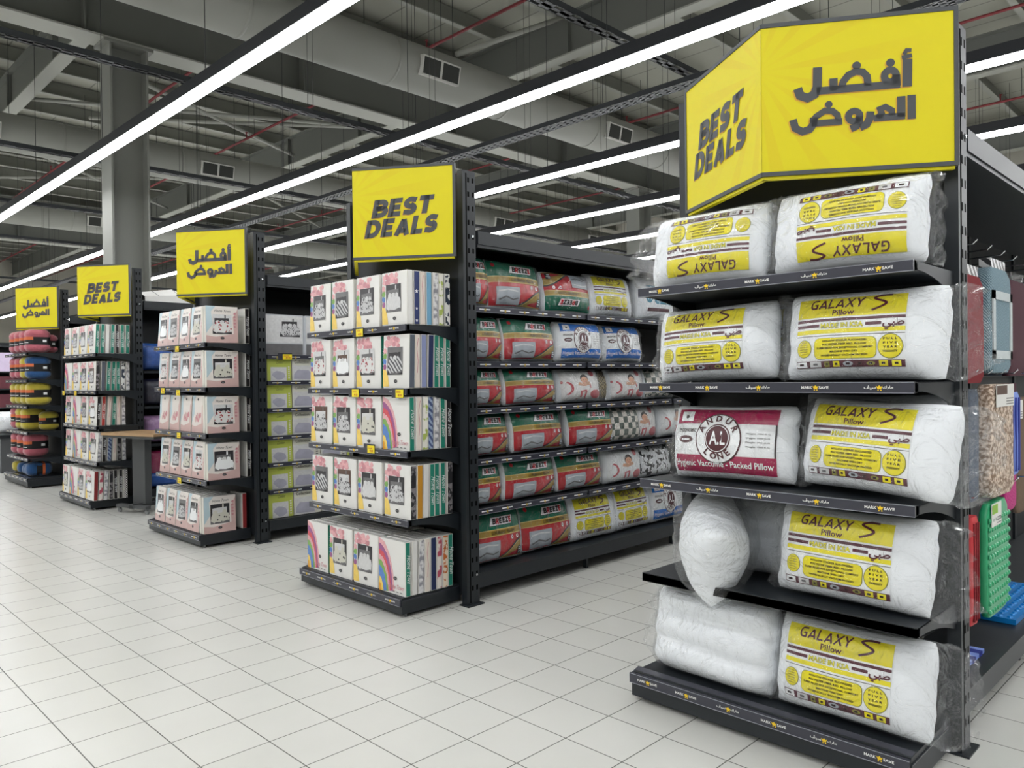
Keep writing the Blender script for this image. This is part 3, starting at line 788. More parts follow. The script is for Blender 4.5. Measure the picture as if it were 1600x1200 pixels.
class Panel:
    """a printed panel laid on a cushion face: a across, b up, each 0..1"""
    def __init__(s, P, u0, u1, v0, v1, lift=.0022): s.P = P; s.r = (u0, u1, v0, v1); s.mb = MB(); s.mats = []; s.lift = lift
    def add(s, vf, mat, layer=1):
        if mat not in s.mats: s.mats.append(mat)
        vf = finer(vf)
        u0, u1, v0, v1 = s.r
        s.mb.add2d(vf, lambda a, b: s.P(u0+(u1-u0)*a, v0+(v1-v0)*b, -1, s.lift+.0014*layer), s.mats.index(mat))
    def rect(s, a0, b0, a1, b1, mat, layer=1, skew=0): s.add(rect2(a0, b0, a1, b1, max(1, int(abs(a1-a0)*30)), max(1, int(abs(b1-b0)*34)), skew), mat, layer)
    def rrect(s, a0, b0, a1, b1, r, mat, layer=1, asp=1.6):
        xs = [a0+r*(1-math.cos(math.pi/2*k/5)) for k in range(5)]+[a0+r+(a1-a0-2*r)*k/18 for k in range(19)]+[a1-r*(1-math.cos(math.pi/2*k/5)) for k in reversed(range(5))]
        v = []; f = []; ny = 10
        for x in xs:
            d = max(0.0, r-min(x-a0, a1-x)); t = r*asp*(1-math.sqrt(max(0.0, 1-(d/r)**2)))
            v += [(x, b0+t+(b1-b0-2*t)*j/ny) for j in range(ny+1)]
        for i in range(len(xs)-1):
            for j in range(ny): f.append((i*(ny+1)+j, (i+1)*(ny+1)+j, (i+1)*(ny+1)+j+1, i*(ny+1)+j+1))
        s.add((v, f), mat, layer)
    def disc(s, cx, cy, r, mat, layer=1, asp=1.6, n=22):
        v = [(cx, cy)]; f = []
        for q in (.55, 1): v += disc(cx, cy, r*q, n, r*asp*q)[0]
        f = [(0, 1+i, 1+(i+1) % n) for i in range(n)]+[(1+i, 1+n+i, 1+n+(i+1) % n, 1+(i+1) % n) for i in range(n)]
        s.add((v, f), mat, layer)
    def text(s, txt, a0, a1, b0, b1, mat, layer=2, off=.01, shear=0): s.add(fit(txt, a0, a1, b0, b1, off, shear), mat, layer)
    def mesh(s, name): return s.mb.mesh(name, s.mats, True)

def galaxy_print(P, rng=(-.80, .56, -.72, .80)):
    p = Panel(P, *rng)
    p.rect(0, .02, 1, 1, 'print_white', 0)
    p.rect(0, .70, 1, 1, 'print_yellow')
    w, wd = word('GALAXY', .17, .10); p.add(xf2(w, .50/wd, .15, .13, .83, .1), 'print_maroon', 2)
    sp = glyph('s', .1)[1][0]
    for _ in range(3): sp = [sp[0]]+[(x0*k+x1*(1-k), y0*k+y1*(1-k)) for (x0, y0), (x1, y1) in zip(sp, sp[1:]) for k in (.75, .25)]+[sp[-1]]
    g = xf2(ribbon(sp, .15), .17, .20, .70, .80); p.add(g, 'print_maroon', 2)
    p.text('Pillow', .36, .56, .715, .80, 'print_maroon', 2, .02)
    p.rect(0, .635, 1, .675, 'print_maroon'); p.rect(0, .555, .24, .598, 'print_maroon'); p.rect(.66, .555, .80, .598, 'print_maroon')
    p.text('MADE IN KSA', .255, .645, .535, .61, 'print_outline', 2, .045); p.text('MADE IN KSA', .258, .642, .54, .605, 'print_yellow2', 3, .0)
    p.text('\ufef2\ufe92\ufec3', .81, .995, .475, .63, 'print_maroon', 3, .03)
    p.rect(0, .46, 1, .52, 'print_yellow'); p.rect(0, .425, 1, .433, 'print_ink')
    p.disc(.085, .25, .082, 'print_outline', 1); p.disc(.085, .25, .077, 'print_yellow', 2)
    for i in range(6): p.text('FILLER TYPE SOFT', .085-.05+.006*abs(i-2.5), .085+.05-.006*abs(i-2.5), .335-.034*i, .348-.034*i, 'print_ink', 3, .02)
    p.rrect(.195, .09, .765, .395, .05, 'print_outline', 1); p.rrect(.20, .096, .76, .389, .047, 'print_yellow', 2)
    for i, (tx, q) in enumerate((('HOLLOW STICKER SLICONIZED', .20), ('POLYESTER FIBER RED. PILLOW', .20), ('SUPER FILLED FOR EXCEPTIONAL COMFORT', .255), ('MACHINE WISH DRY', .125), ('HYGIENICALLY VACUUM PACKED', .21))):
        p.text(tx, .48-q, .48+q, .338-.052*i, .366-.052*i, 'print_ink', 3, .03)
    p.disc(.88, .25, .108, 'print_outline', 1); p.disc(.88, .25, .101, 'print_yellow', 2)
    for i, tx in enumerate(('F U L L', 'F I V E', 'Y E A R', 'WARRANTY')): p.text(tx, .82, .94, .34-.058*i, .37-.058*i, 'print_ink', 3, .03)
    p.rect(0, -.035, 1, .065, 'print_maroon', 2)
    x = .008
    for wd, m in ((.11, 'print_white'), (.11, 'photo_light'), (.05, 'print_outline'), (.06, 'print_yellow'), (.09, 'photo_grey'), (.05, 'al_maroon'), (.075, 'print_outline'), (.075, 'print_yellow'), (.075, 'print_yellow2')):
        if m in ('photo_grey', 'al_maroon', 'print_outline') and wd > .05: p.disc(x+wd/2, .015, wd/2, m, 3, .8, 14)
        else: p.rect(x, -.025, x+wd, .055, m, 3)
        p.rect(x+wd*.3, .0, x+wd*.7, .03, 'print_ink' if m != 'photo_light' else 'photo_mid', 4); x += wd+.033
    return p.mesh('printed_panel')
def breeze_print(P):
    p = Panel(P, -.955, .955, -.93, .93)
    p.rect(0, 0, 1, .64, 'breeze_red', 0); p.rect(0, .60, 1, 1, 'breeze_green', 1)
    p.rect(0, .50, 1, .62, 'breeze_gold', 2); p.rect(0, .612, 1, .628, 'breeze_goldlight', 3); p.rect(0, .492, 1, .506, 'breeze_goldlight', 3)
    p.text('LUXURIOUS PILLOW', .36, .80, .525, .59, 'breeze_black', 4, .015)
    p.rect(.36, .70, .78, .885, 'breeze_black', 2, .05); p.rect(.368, .708, .772, .877, 'print_white', 3, .05)
    x = .395
    for i, ch in enumerate('BREEZE'):
        a, st = glyph(ch, .27)
        for q in st: p.add(xf2(ribbon(q, .27), .075, .125, x, .73, .14), 'breeze_red' if i in (1, 5) else 'breeze_black', 4)
        x += .061
    hill = [(.48, 0)]+[(.48+.52*t, .02+.36*(math.sin(t*math.pi/2)**1.6)) for t in [i/12 for i in range(13)]]
    v = []; f = []
    for i in range(13): v += [(hill[i+1][0], 0.0), (hill[i+1][0], hill[i+1][1]*.5), hill[i+1]]
    for i in range(12): f += [(3*i, 3*i+3, 3*i+4, 3*i+1), (3*i+1, 3*i+4, 3*i+5, 3*i+2)]
    p.add((v, f), 'breeze_gold', 2); p.add(ribbon(hill[1:], .035), 'breeze_black', 3); p.add(ribbon([(x, y-.028) for x, y in hill[2:]], .012), 'breeze_goldlight', 3)
    p.rect(.10, .02, .50, .40, 'photo_grey', 4); p.add(ribbon([(.14, .12), (.25, .19), (.38, .13), (.47, .17)], .03), 'photo_mid', 5); p.add(ribbon([(.13, .3), (.28, .34), (.46, .31)], .03), 'photo_light', 5)
    for cx in (.74, .86): p.disc(cx, .42, .026, 'print_white', 3, 1.6, 12); p.disc(cx, .425, .012, 'breeze_red', 4, 1.6, 8)
    p.rect(.875, .03, .965, .2, 'breeze_black', 4); p.rect(.885, .12, .955, .14, 'print_white', 5); p.rect(.885, .07, .94, .09, 'print_white', 5); p.rect(.885, .16, .93, .18, 'print_white', 5)
    p.disc(.10, .88, .028, 'breeze_red', 3, 1.8, 10)
    return p.mesh('printed_panel')
def emblem_print(P, c):
    p = Panel(P, -.86, .80, -.84, .86)
    p.rect(0, 0, 1, 1, 'print_white', 0); p.rect(0, .76, 1, 1, c, 1); p.rect(0, 0, 1, .27, c, 1); p.rect(.985, .27, 1, .76, 'print_ink', 1)
    p.rect(.055, .80, .20, .96, 'print_white', 2); p.disc(.13, .87, .02, 'print_ink', 3, 1.5, 10)
    p.disc(.475, .53, .225, 'al_maroon', 2, 1.75, 30); p.disc(.475, .53, .212, 'print_white', 3, 1.75, 30)
    p.disc(.475, .53, .128, 'al_maroon', 4, 1.75, 26); p.disc(.475, .53, .117, 'print_white', 5, 1.75, 26); p.disc(.475, .53, .11, 'al_maroon', 6, 1.75, 26)
    p.text('A.L', .40, .56, .43, .64, 'print_white', 7, .02)
    for tx, a0, a1, rad in (('ANDUR', 152, 28, 1), ('LONE', 230, 310, -1)):
        for i, ch in enumerate(tx):
            an = math.radians(a0+(a1-a0)*i/(len(tx)-1)); q = .155 if rad > 0 else .185
            vf, wd = text2d(ch, .03); rt = an-math.pi/2 if rad > 0 else an+math.pi/2
            loc = xf2(vf, .085, .085, -wd*.0425, 0); loc = xf2(loc, 1, 1, 0, 0, 0, rt)
            p.add(([(.475+math.cos(an)*q+x, .53+math.sin(an)*q*1.72+y*1.6) for x, y in loc[0]], loc[1]), 'al_maroon', 5)
    p.text('ERGONOMIC', .04, .25, .62, .68, 'print_ink', 2, .02); p.disc(.13, .51, .085, 'al_maroon', 2, .7, 18); p.rect(.08, .495, .18, .52, 'print_white', 3)
    for i in range(4): p.text('Weight: 1000 K.G.', .735, .955, .60-.065*i, .63-.065*i, 'print_ink', 2, .01)
    p.text('Hygienic Vaccume - Packed Pillow', .02, .98, .06, .19, 'print_white', 3, .012)
    return p.mesh('printed_panel')
def baby_print(P, back):
    p = Panel(P, -.9, .9, -.88, .9)
    p.rect(0, 0, 1, 1, back, 0)
    p.disc(.52, .66, .10, 'hair_print', 2, 1.5); p.disc(.52, .61, .085, 'skin_print', 3, 1.35); p.add(ribbon([(.36, .5), (.5, .46), (.66, .52)], .1), 'skin_print', 2)
    p.disc(.49, .63, .012, 'hair_print', 4, 1, 8); p.disc(.55, .63, .012, 'hair_print', 4, 1, 8); p.disc(.52, .57, .02, 'coral_print', 4, .6, 8)
    p.add(ribbon(arc(.08, .36, .14, .2, -80, 80, 10), .05), 'coral_print', 2); p.disc(.82, .16, .16, 'coral_print', 2, .9); p.disc(.75, .86, .07, 'coral_print', 2, 1.6)
    p.add(ribbon([(.42, .06), (.42, .25), (.54, .27), (.52, .05)], .045), 'coral_print', 2)
    return p.mesh('printed_panel')
PROTO = {}
def proto_pillow(kind, w, h, t, body, prt, bag=(.03, .10), seed=1, name='packed_pillow'):
    P = cushion(w, h, t, seed=seed)
    r = empty(name); body_o = mobj('pillow_body', cushion_mesh(P, 'pillow_body', body), r)
    if prt: mobj('printed_panel', prt(P), r)
    if bag: mobj('plastic_bag', bag_mesh(P, w, h, t, bag[0], bag[1], seed), r)
    PROTO[kind] = r
proto_pillow('galaxy', .63, .36, .20, 'pillow_white', galaxy_print, (.03, .10), 1)
proto_pillow('galaxy_b', .63, .36, .20, 'pillow_white', galaxy_print, (.04, .11), 4)
proto_pillow('breeze', .60, .34, .20, 'pillow_white', breeze_print, (.008, .012), 2)
proto_pillow('crimson', .64, .35, .20, 'pillow_white', lambda P: emblem_print(P, 'al_crimson'), (.02, .05), 3)
proto_pillow('blue', .58, .36, .20, 'pillow_white', lambda P: emblem_print(P, 'al_blue'), (.02, .03), 5)
proto_pillow('baby', .54, .33, .20, 'pillow_white', lambda P: baby_print(P, 'baby_fabric'), (.03, .04), 6)
proto_pillow('babyplain', .54, .33, .20, 'pillow_white', lambda P: baby_print(P, 'print_white'), (.03, .04), 7)
def plain_panel(mat): return lambda P: (lambda p: (p.rect(0, 0, 1, 1, mat, 0), p.mesh('printed_panel'))[1])(Panel(P, -.9, .9, -.88, .9))
proto_pillow('basket', .54, .33, .20, 'pillow_white', plain_panel('basket_print'), (.03, .04), 8)
proto_pillow('triangle', .54, .33, .20, 'pillow_white', plain_panel('triangle_print'), (.03, .04), 9)
proto_pillow('letter', .54, .33, .20, 'pillow_white', plain_panel('letter_print'), (.03, .04), 10)
def teal_print(P):
    p = Panel(P, -.8, .8, -.8, .8); p.rect(.1, .8, .9, .84, 'teal_print'); p.disc(.16, .5, .1, 'teal_print'); p.rrect(.3, .32, .95, .66, .08, 'teal_print'); p.rect(.1, .1, .8, .2, 'print_maroon'); return p.mesh('printed_panel')
proto_pillow('teal', .6, .36, .2, 'pillow_white', teal_print, (.03, .06), 11)
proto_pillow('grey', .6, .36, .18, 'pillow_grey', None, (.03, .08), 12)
def pillow(kind, loc, rot, label, group=None, scale=None, name=None):
    o = copy_tree(PROTO[kind]); place(o, loc, rot, scale); tag(o, label, 'pillow', group)
    if name: o.name = name
    return o
D = math.radians
def up_side(kind, loc, lean, rz, label, group, h, scale=None):
    """turned upside down in its plane"""
    o = pillow(kind, loc, (0, 0, 0), label, group, scale)
    m = Matrix.Translation(loc) @ Matrix.Rotation(rz, 4, 'Z') @ Matrix.Rotation(-lean, 4, 'X') @ Matrix.Translation((0, 0, h)) @ Matrix.Rotation(math.pi, 4, 'Y')
    o.matrix_world = m
    return o
GP = 'bagged pillows on the nearest endcap'
up_side('galaxy', (.89, 1.0, E1Z[0]+.004), D(10), D(-2), 'yellow-printed bagged pillow turned upside down, left of the top shelf', GP, .36)
up_side('galaxy_b', (1.535, .99, E1Z[0]+.004), D(8), D(1), 'upside-down yellow-printed bagged pillow beside the post on the top shelf', GP, .36)
pillow('galaxy', (.935, 1.0, E1Z[1]+.004), (D(-8), D(-2), 0), 'upright yellow-printed bagged pillow on the left of the second shelf', GP)
pillow('galaxy_b', (1.60, .99, E1Z[1]+.004), (D(-8), 0, D(1)), 'upright yellow-printed bagged pillow on the second shelf, next to the post', GP, (1.02, 1, 1.04))
pillow('crimson', (1.01, 1.0, E1Z[2]+.004), (D(-8), D(-1), D(-2)), 'crimson and white bagged pillow with round A.L emblem on the middle shelf', GP)
pillow('galaxy', (1.64, .95, E1Z[2]+.012), (D(-12), D(2), D(-11)), 'yellow-printed bagged pillow jutting past the end of the middle shelf', GP, (1.02, 1, 1.05))
pillow('galaxy_b', (1.545, .98, E1Z[3]+.004), (D(-9), D(1), D(-1)), 'yellow-printed bagged pillow on the unlabelled fourth shelf', GP, (1.02, 1, 1.06))
pillow('galaxy', (1.545, .96, E1Z[4]+.006), (D(-12), D(0), D(-1)), 'yellow-printed bagged pillow on the bottom deck of the nearest stand', GP, (1.03, 1, 1.08))
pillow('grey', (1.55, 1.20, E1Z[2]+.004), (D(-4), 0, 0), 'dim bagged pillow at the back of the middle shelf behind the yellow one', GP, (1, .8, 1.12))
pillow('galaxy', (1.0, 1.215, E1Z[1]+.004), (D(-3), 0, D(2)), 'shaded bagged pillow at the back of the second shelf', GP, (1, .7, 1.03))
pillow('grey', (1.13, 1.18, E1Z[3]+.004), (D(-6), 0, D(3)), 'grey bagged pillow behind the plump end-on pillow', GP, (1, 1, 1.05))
pillow('crimson', (1.40, 1.2, E1Z[4]+.006), (D(-3), 0, D(2)), 'shaded emblem pillow at the back of the bottom deck', GP, (1, .8, 1.12))
# plump plain pillow standing end-on, its corner hanging over the shelf edge
Pp = cushion(.46, .40, .30, p=2.1, pinch=.12, wr=.016, seed=15, scale=5)
r = empty('packed_pillow'); mobj('pillow_body', cushion_mesh(Pp, 'pillow_body', 'pillow_white', 32, 24), r); mobj('plastic_bag', cushion_mesh(cushion(.52, .435, .37, p=2.3, pinch=.08, wr=.035, seed=17, scale=6), 'plastic_bag', 'plastic_film', 36, 26), r)
place(r, (.875, 1.01, E1Z[3]-.012), (D(-6), D(24), D(-56))); tag(r, 'plump plain white pillow in a loose clear bag, corner over the shelf edge', 'pillow', GP)
# plain pillow folded in three soft rolls in a clear bag on the deck
def rolls(w, h, t):
    base = cushion(w, h, t, p=5, pinch=.01, wr=.007, seed=21, ex=.33, scale=6)
    def P(u, v, side=-1, off=0.0):
        x, y, z = base(u, v, side, off); k = abs(math.sin((v*.5+.5)*math.pi*3+.25*math.sin(u*2.2)))
        return (x, y*(.70+.3*k**.55), z)
    return P
Pr = rolls(.62, .40, .24)
r = empty('packed_pillow'); mobj('pillow_body', cushion_mesh(Pr, 'pillow_body', 'pillow_white', 30, 40), r); mobj('plastic_bag', bag_mesh(Pr, .62, .40, .24, .07, .02, 22), r)
place(r, (.915, .985, E1Z[4]+.004), (D(-9), 0, D(-2))); tag(r, 'plain white pillow folded in three rolls on the bottom deck', 'pillow', GP)

# rows of pillows on the gondola side behind the second stand (facing the aisle)
gx = GX[1]
rows = [('A', SIDEZ[0], ['breeze', 'breeze', 'breeze!', 'galaxy', 'teal'], [1.56, 1.97, 2.58, 3.16, 3.82]),
        ('B', SIDEZ[1], ['breeze', 'breeze', 'blue', 'blue'], [1.63, 2.10, 2.69, 3.30]),
        ('C', SIDEZ[2], ['breeze', 'breeze', 'baby', 'basket', 'baby', 'triangle'], [1.63, 2.12, 2.70, 3.14, 3.34, 3.84]),
        ('D', SIDEZ[3], ['breeze', 'breeze', 'breeze', 'triangle', 'baby', 'babyplain'], [1.66, 2.19, 2.83, 3.28, 3.54, 4.07]),
        ('E', SIDEZ[4], ['breeze', 'breeze', 'breeze', 'babyplain', 'letter'], [1.61, 2.10, 2.70, 3.26, 3.74]),
        ('F', .197, ['breeze', 'breeze', 'galaxy', 'galaxy_b', 'blue'], [1.72, 2.30, 2.86, 3.42, 3.95])]
KN = {'breeze': 'green and red pillow pack', 'breeze!': 'upside-down red-green pillow pack', 'galaxy': 'yellow-printed pillow pack', 'galaxy_b': 'yellow-printed pillow pack', 'blue': 'blue-banded emblem pillow pack',
      'baby': 'coral-dotted baby-picture pillow pack', 'babyplain': 'white baby-picture pillow pack', 'basket': 'tan basket-weave pillow pack', 'triangle': 'triangle-patterned pillow pack', 'letter': 'black-scrawl pillow pack', 'teal': 'white pillow pack with teal print'}
RN = {'A': 'top side shelf', 'B': 'second side shelf', 'C': 'third side shelf', 'D': 'fourth side shelf', 'E': 'fifth side shelf', 'F': 'lowest side deck'}
for rn, z, kinds, ys in rows:
    for i, (k, y) in enumerate(zip(kinds, ys)):
        lab = '%s on the %s, %s from the post' % (KN[k], RN[rn], ORD[i]); x = gx-.20+R0.uniform(-.015, .015)
        hs = {'A': 1.12, 'B': 1.0, 'C': .86, 'D': .97, 'E': .93, 'F': 1.14}[rn]
        if k in ('galaxy', 'galaxy_b', 'blue') : hs *= .94
        if k in ('basket',): x -= .05
        wsc = {'A': .42, 'B': .66, 'C': .66, 'D': .76, 'E': .60, 'F': .94}[rn] if i == 0 else 1.0
        rz = D(90)+R0.uniform(-.03, .03)
        if k == 'breeze!': up_side('breeze', (x, y, z+.003), D(8), rz, lab, 'pillow packs on the side shelves', .34, None)
        else: pillow(k, (x, y, z+.003), (D(-8+R0.uniform(-3, 3)), 0, rz), lab, 'pillow packs on the side shelves', (wsc, 1.0 if k != 'basket' else .8, hs))
for r in PROTO.values(): drop(r)

# ------------------------------------------------------------------ boxed bedding sets on the endcaps
BW, BH, BT = .285, .355, .044
CACHE = {}
def flat(mb, mats, vf, mat, y, layer):
    if mat not in mats: mats.append(mat)
    mb.add2d(vf, lambda a, b: (a, y-.0004*layer, b), mats.index(mat))
def blob(cx, cy, r, seed, n=9, ry=None):
    q = random.Random(seed); ry = ry or r
    return [(cx+r*(.75+.4*q.random())*math.cos(2*math.pi*k/n), cy+ry*(.75+.4*q.random())*math.sin(2*math.pi*k/n)) for k in range(n)], [tuple(range(n))]
def bed_picture(mb, mats, y, x0, z0, x1, z1, bg, bed, head, pil, seed):
    """a little printed photograph of a made bed"""
    W, H = x1-x0, z1-z0; q = lambda l: ([(x0+W*a, z0+H*b) for a, b in l], [tuple(range(len(l)))])
    flat(mb, mats, rect2(x0, z0, x1, z1), bg, y, 1)
    if head: flat(mb, mats, q([(.10, .50), (.86, .54), (.86, .82), (.10, .80)]), head, y, 2)
    flat(mb, mats, q([(.62, .80), (.70, .80), (.70, .97), (.62, .97)]), pil if bg == 'photo_dark' else 'photo_mid', y, 2.2)
    flat(mb, mats, q([(0, 0), (1, 0), (1, .16), (0, .22)]), 'photo_mid' if bg == 'photo_dark' else 'photo_dark', y, 2)
    for i in range(3): flat(mb, mats, q([(.14+.24*i, .50), (.36+.24*i, .52), (.38+.22*i, .66+.02*(i % 2)), (.25+.23*i, .70), (.15+.24*i, .65)]), 'photo_light' if i % 2 else bed, y, 3+.2*i)
    flat(mb, mats, q([(.02, .16), (.20, .04), (.60, .01), (.97, .10), (1, .34), (.94, .50), (.70, .57), (.40, .55), (.14, .57), (.04, .38)]), bed, y, 4)
    flat(mb, mats, q([(.20, .04), (.60, .01), (.97, .10), (.90, .14), (.58, .07), (.24, .10)]), 'photo_mid', y, 5)
def cover_mesh(kind):
    if ('cover', kind) in CACHE: return CACHE[('cover', kind)]
    mb = MB(); mats = []; y = -BT/2-.0006; X = lambda t: (t-.5)*BW; Z = lambda t: t*BH
    q = random.Random(sum(map(ord, kind)))
    badge = lambda cx, cz: (flat(mb, mats, disc(X(cx), Z(cz), .019, 16, .012), 'badge_black', y, 5), flat(mb, mats, disc(X(cx), Z(cz), .012, 12, .005), 'photo_mid', y, 6))
    if kind == 'rainbow':
        for i, (m, r) in enumerate((('rose_pink', 1.02), ('bloom_purple', .91), ('bloom_red', .80), ('rose_pink', .70), ('bloom_green', .60), ('bloom_blue', .49), ('bloom_blue', .40), ('bloom_yellow', .28), ('bloom_orange', .16))):
            n = 12; pts = arc(X(0), Z(.0), r*BW*.58, r*BH*.98, 3, 90, n)
            pts = [(px+q.uniform(-.003, .003), pz+q.uniform(-.004, .004)) for px, pz in pts]
            c = (X(0), Z(0)); flat(mb, mats, ([c]+pts, [(0, k+1, k+2) for k in range(n)]), m, y, 1+i*.5)
        badge(.62, .30); flat(mb, mats, fit('Home Town', X(.34), X(.92), Z(.10), Z(.19), .005, .3), 'rose_deep', y, 6)
        for i in range(3): flat(mb, mats, rect2(X(.52+.14*i), Z(.045), X(.6+.14*i), Z(.06)), 'photo_mid', y, 6)
    elif kind.startswith('rose'):
        for i in range(22): flat(mb, mats, blob(X(q.uniform(.07, .60)), Z(q.uniform(.79, .945)), .022, q.random(), 9, .018), 'rose_pink' if i % 3 else 'rose_deep', y, 1+.1*i)
        for i, m in enumerate(('bloom_purple', 'bloom_blue', 'bloom_green', 'rose_pink')): flat(mb, mats, blob(X(.07), Z(.40+.1*i), .020, i+3, 8, .022), m, y, 3)
        flat(mb, mats, ([(X(0), Z(.03)), (X(.24), Z(.03)), (X(.20), Z(.22)), (X(.10), Z(.36)), (X(0), Z(.40))], [(0, 1, 2, 3, 4)]), 'bloom_yellow', y, 2)
        V = {'rose_scroll': ('photo_dark', 'bed_scroll', 'photo_mid'), 'rose_wave': ('photo_mid', 'bed_wave', 'photo_dark'), 'rose_red': ('photo_light', 'bed_red', 'photo_mid'), 'rose_plain': ('photo_dark', 'photo_light', 'photo_mid'),
             'rose_star': ('photo_dark', 'bed_star', 'photo_light'), 'rose_brown': ('photo_brown', 'bed_scroll', 'photo_light'), 'rose_white': ('photo_light', 'print_white', 'photo_brown')}[kind]
        bed_picture(mb, mats, y-.001, X(.17), Z(.25), X(.76), Z(.77), V[0], V[1], V[2], V[1], q.random())
        badge(.50, .13)
    elif kind.startswith('blush'):
        flat(mb, mats, rect2(X(0), Z(0), X(1), Z(1)), 'cream_card', y, 0)
        flat(mb, mats, ([(X(0), Z(.25)), (X(.2), Z(.5)), (X(.16), Z(.85)), (X(.3), Z(1)), (X(0), Z(1))], [(0, 1, 2, 3, 4)]), 'sky_card', y, 1)
        flat(mb, mats, ([(X(0), Z(0)), (X(1), Z(0)), (X(1), Z(.95)), (X(.84), Z(.7)), (X(.86), Z(.25)), (X(.3), Z(.16)), (X(0), Z(.2))], [(0, 1, 2, 3, 4, 5, 6)]), 'blush_card', y, 1.5)
        if kind == 'blush_rose':
            for i in range(6): flat(mb, mats, blob(X(.35+.07*i), Z(.36+.05*(i % 3)), .03, i, 8), 'rose_deep' if i % 2 else 'blush_card', y, 2+.2*i)
            badge(.5, .9)
        else:
            V = {'blush_red': ('photo_light', 'bed_red', 'photo_dark'), 'blush_star': ('photo_dark', 'bed_star', 'photo_light'), 'blush_plain': ('photo_dark', 'print_white', 'photo_mid'), 'blush_scroll': ('photo_mid', 'bed_scroll', 'photo_dark')}[kind]
            bed_picture(mb, mats, y-.001, X(.20), Z(.24), X(.80), Z(.78), V[0], V[1], V[2], V[1], q.random())
            flat(mb, mats, fit('Home Town', X(.26), X(.76), Z(.84), Z(.91), 0, .3), 'photo_dark', y, 5); badge(.5, .13)
            for i in range(5): flat(mb, mats, blob(X(.90), Z(.45+.09*i), .012, i+1, 7), 'rose_deep', y, 3)
    elif kind == 'lime':
        flat(mb, mats, rect2(X(0), Z(0), X(1), Z(1)), 'lime_card', y, 0); flat(mb, mats, rect2(X(.14), Z(.0), X(.8), Z(.62)), 'photo_light', y, 1)
        flat(mb, mats, blob(X(.48), Z(.25), .085, 4, 10, .07), 'grey_bed', y, 2); flat(mb, mats, fit('Comfort', X(.36), X(.66), Z(.78), Z(.9), 0, .3), 'check_dark', y, 3)
        for i in range(6): flat(mb, mats, rect2(X(.86), Z(.1+.1*i), X(.93), Z(.15+.1*i)), 'pale_card', y, 3)
    elif kind == 'pale':
        flat(mb, mats, rect2(X(0), Z(0), X(1), Z(1)), 'pale_card', y, 0); flat(mb, mats, rect2(X(.02), Z(.0), X(.78), Z(.7)), 'photo_light', y, 1)
        flat(mb, mats, ([(X(.05), Z(.08)), (X(.75), Z(.05)), (X(.76), Z(.3)), (X(.6), Z(.48)), (X(.2), Z(.5)), (X(.06), Z(.3))], [(0, 1, 2, 3, 4, 5)]), 'grey_bed', y, 2)
        flat(mb, mats, fit('Collection', X(.08), X(.62), Z(.80), Z(.93), .01), 'check_dark', y, 3)
        for i in range(5):
            for j in range(3):
                if (i+j) % 2: flat(mb, mats, rect2(X(.74+.05*i), Z(.80+.06*j), X(.79+.05*i), Z(.86+.06*j)), 'check_dark', y, 3)
        flat(mb, mats, ribbon(disc(X(.88), Z(.66), .018, 14)[0], .005, True), 'check_dark', y, 3)
        for i in range(4): flat(mb, mats, rect2(X(.84), Z(.12+.1*i), X(.93), Z(.17+.1*i)), 'photo_mid', y, 3)
    me = mb.mesh('cover_print', mats); CACHE[('cover', kind)] = me
    return me
def body_mesh(w=BW, h=BH, t=BT, key='std', mats=('carton_white', 'carton_edge')):
    k = ('body', key)
    if k in CACHE: return CACHE[k]
    mb = MB(); b = .003
    mb.box((-w/2+b, -t/2, 0), (w/2-b, t/2, h), 0); mb.box((-w/2, -t/2+b, b), (w/2, t/2-b, h-b), 1)
    me = mb.mesh('carton', list(mats)); CACHE[k] = me
    return me
def spine_mesh(m, w=BW, h=BH, t=BT, key=''):
    k = ('spine', m, key)
    if k in CACHE: return CACHE[k]
    mb = MB(); x = w/2; full = not m.startswith('spine_t') and not m.startswith('spine_b') and not m.startswith('spine_r')
    e = .002 if full else .007
    mb.box((x, -t/2+.004, .004), (x+.0012, t/2-e, h-.004), 0); mats = [m]
    if m in ('spine_teal', 'spine_black', 'spine_red'):
        mats.append('print_white'); vf, wd = text2d('Home Town', .0)
        L = h*.52; sc_ = L/wd
        mb.add2d(xf2(vf, sc_, sc_*1.3, 0, 0, .3), lambda a, b: (x+.0018, -.009+b, h*.76-a), 1)
    if m == 'fabric_star':
        mats.append('print_white')
        for cz, r_ in ((h*.62, .017), (h*.30, .012), (h*.05+.01, .012)):
            mb.add2d(([(r_*(1 if k % 2 == 0 else .42)*math.sin(math.pi*k/5), cz+r_*(1 if k % 2 == 0 else .42)*math.cos(math.pi*k/5)) for k in range(10)], [tuple(range(10))[::-1]]), lambda a, b: (x+.0018, a, b), 1)
    if m in ('spine_cream',):
        mats.append('rose_deep'); mb.add2d(ribbon([(0, .1), (.006, .18), (-.004, .26), (.008, .33)], .004), lambda a, b: (x+.0018, a, b), 1)
    me = mb.mesh('spine', mats); CACHE[k] = me
    return me
def carton(loc, rz, cover, spine, label, group, lean=0, scale=None, yaw=0):
    t = mobj('bedding_box', body_mesh()); place(t, loc, (lean, 0, rz+yaw), scale); tag(t, label, 'bedding box', group)
    if cover: mobj('cover_print', cover_mesh(cover), t)
    if spine: mobj('spine', spine_mesh(spine), t)
    return t
SN = ['top shelf', 'second shelf', 'third shelf', 'fourth shelf', 'bottom deck']
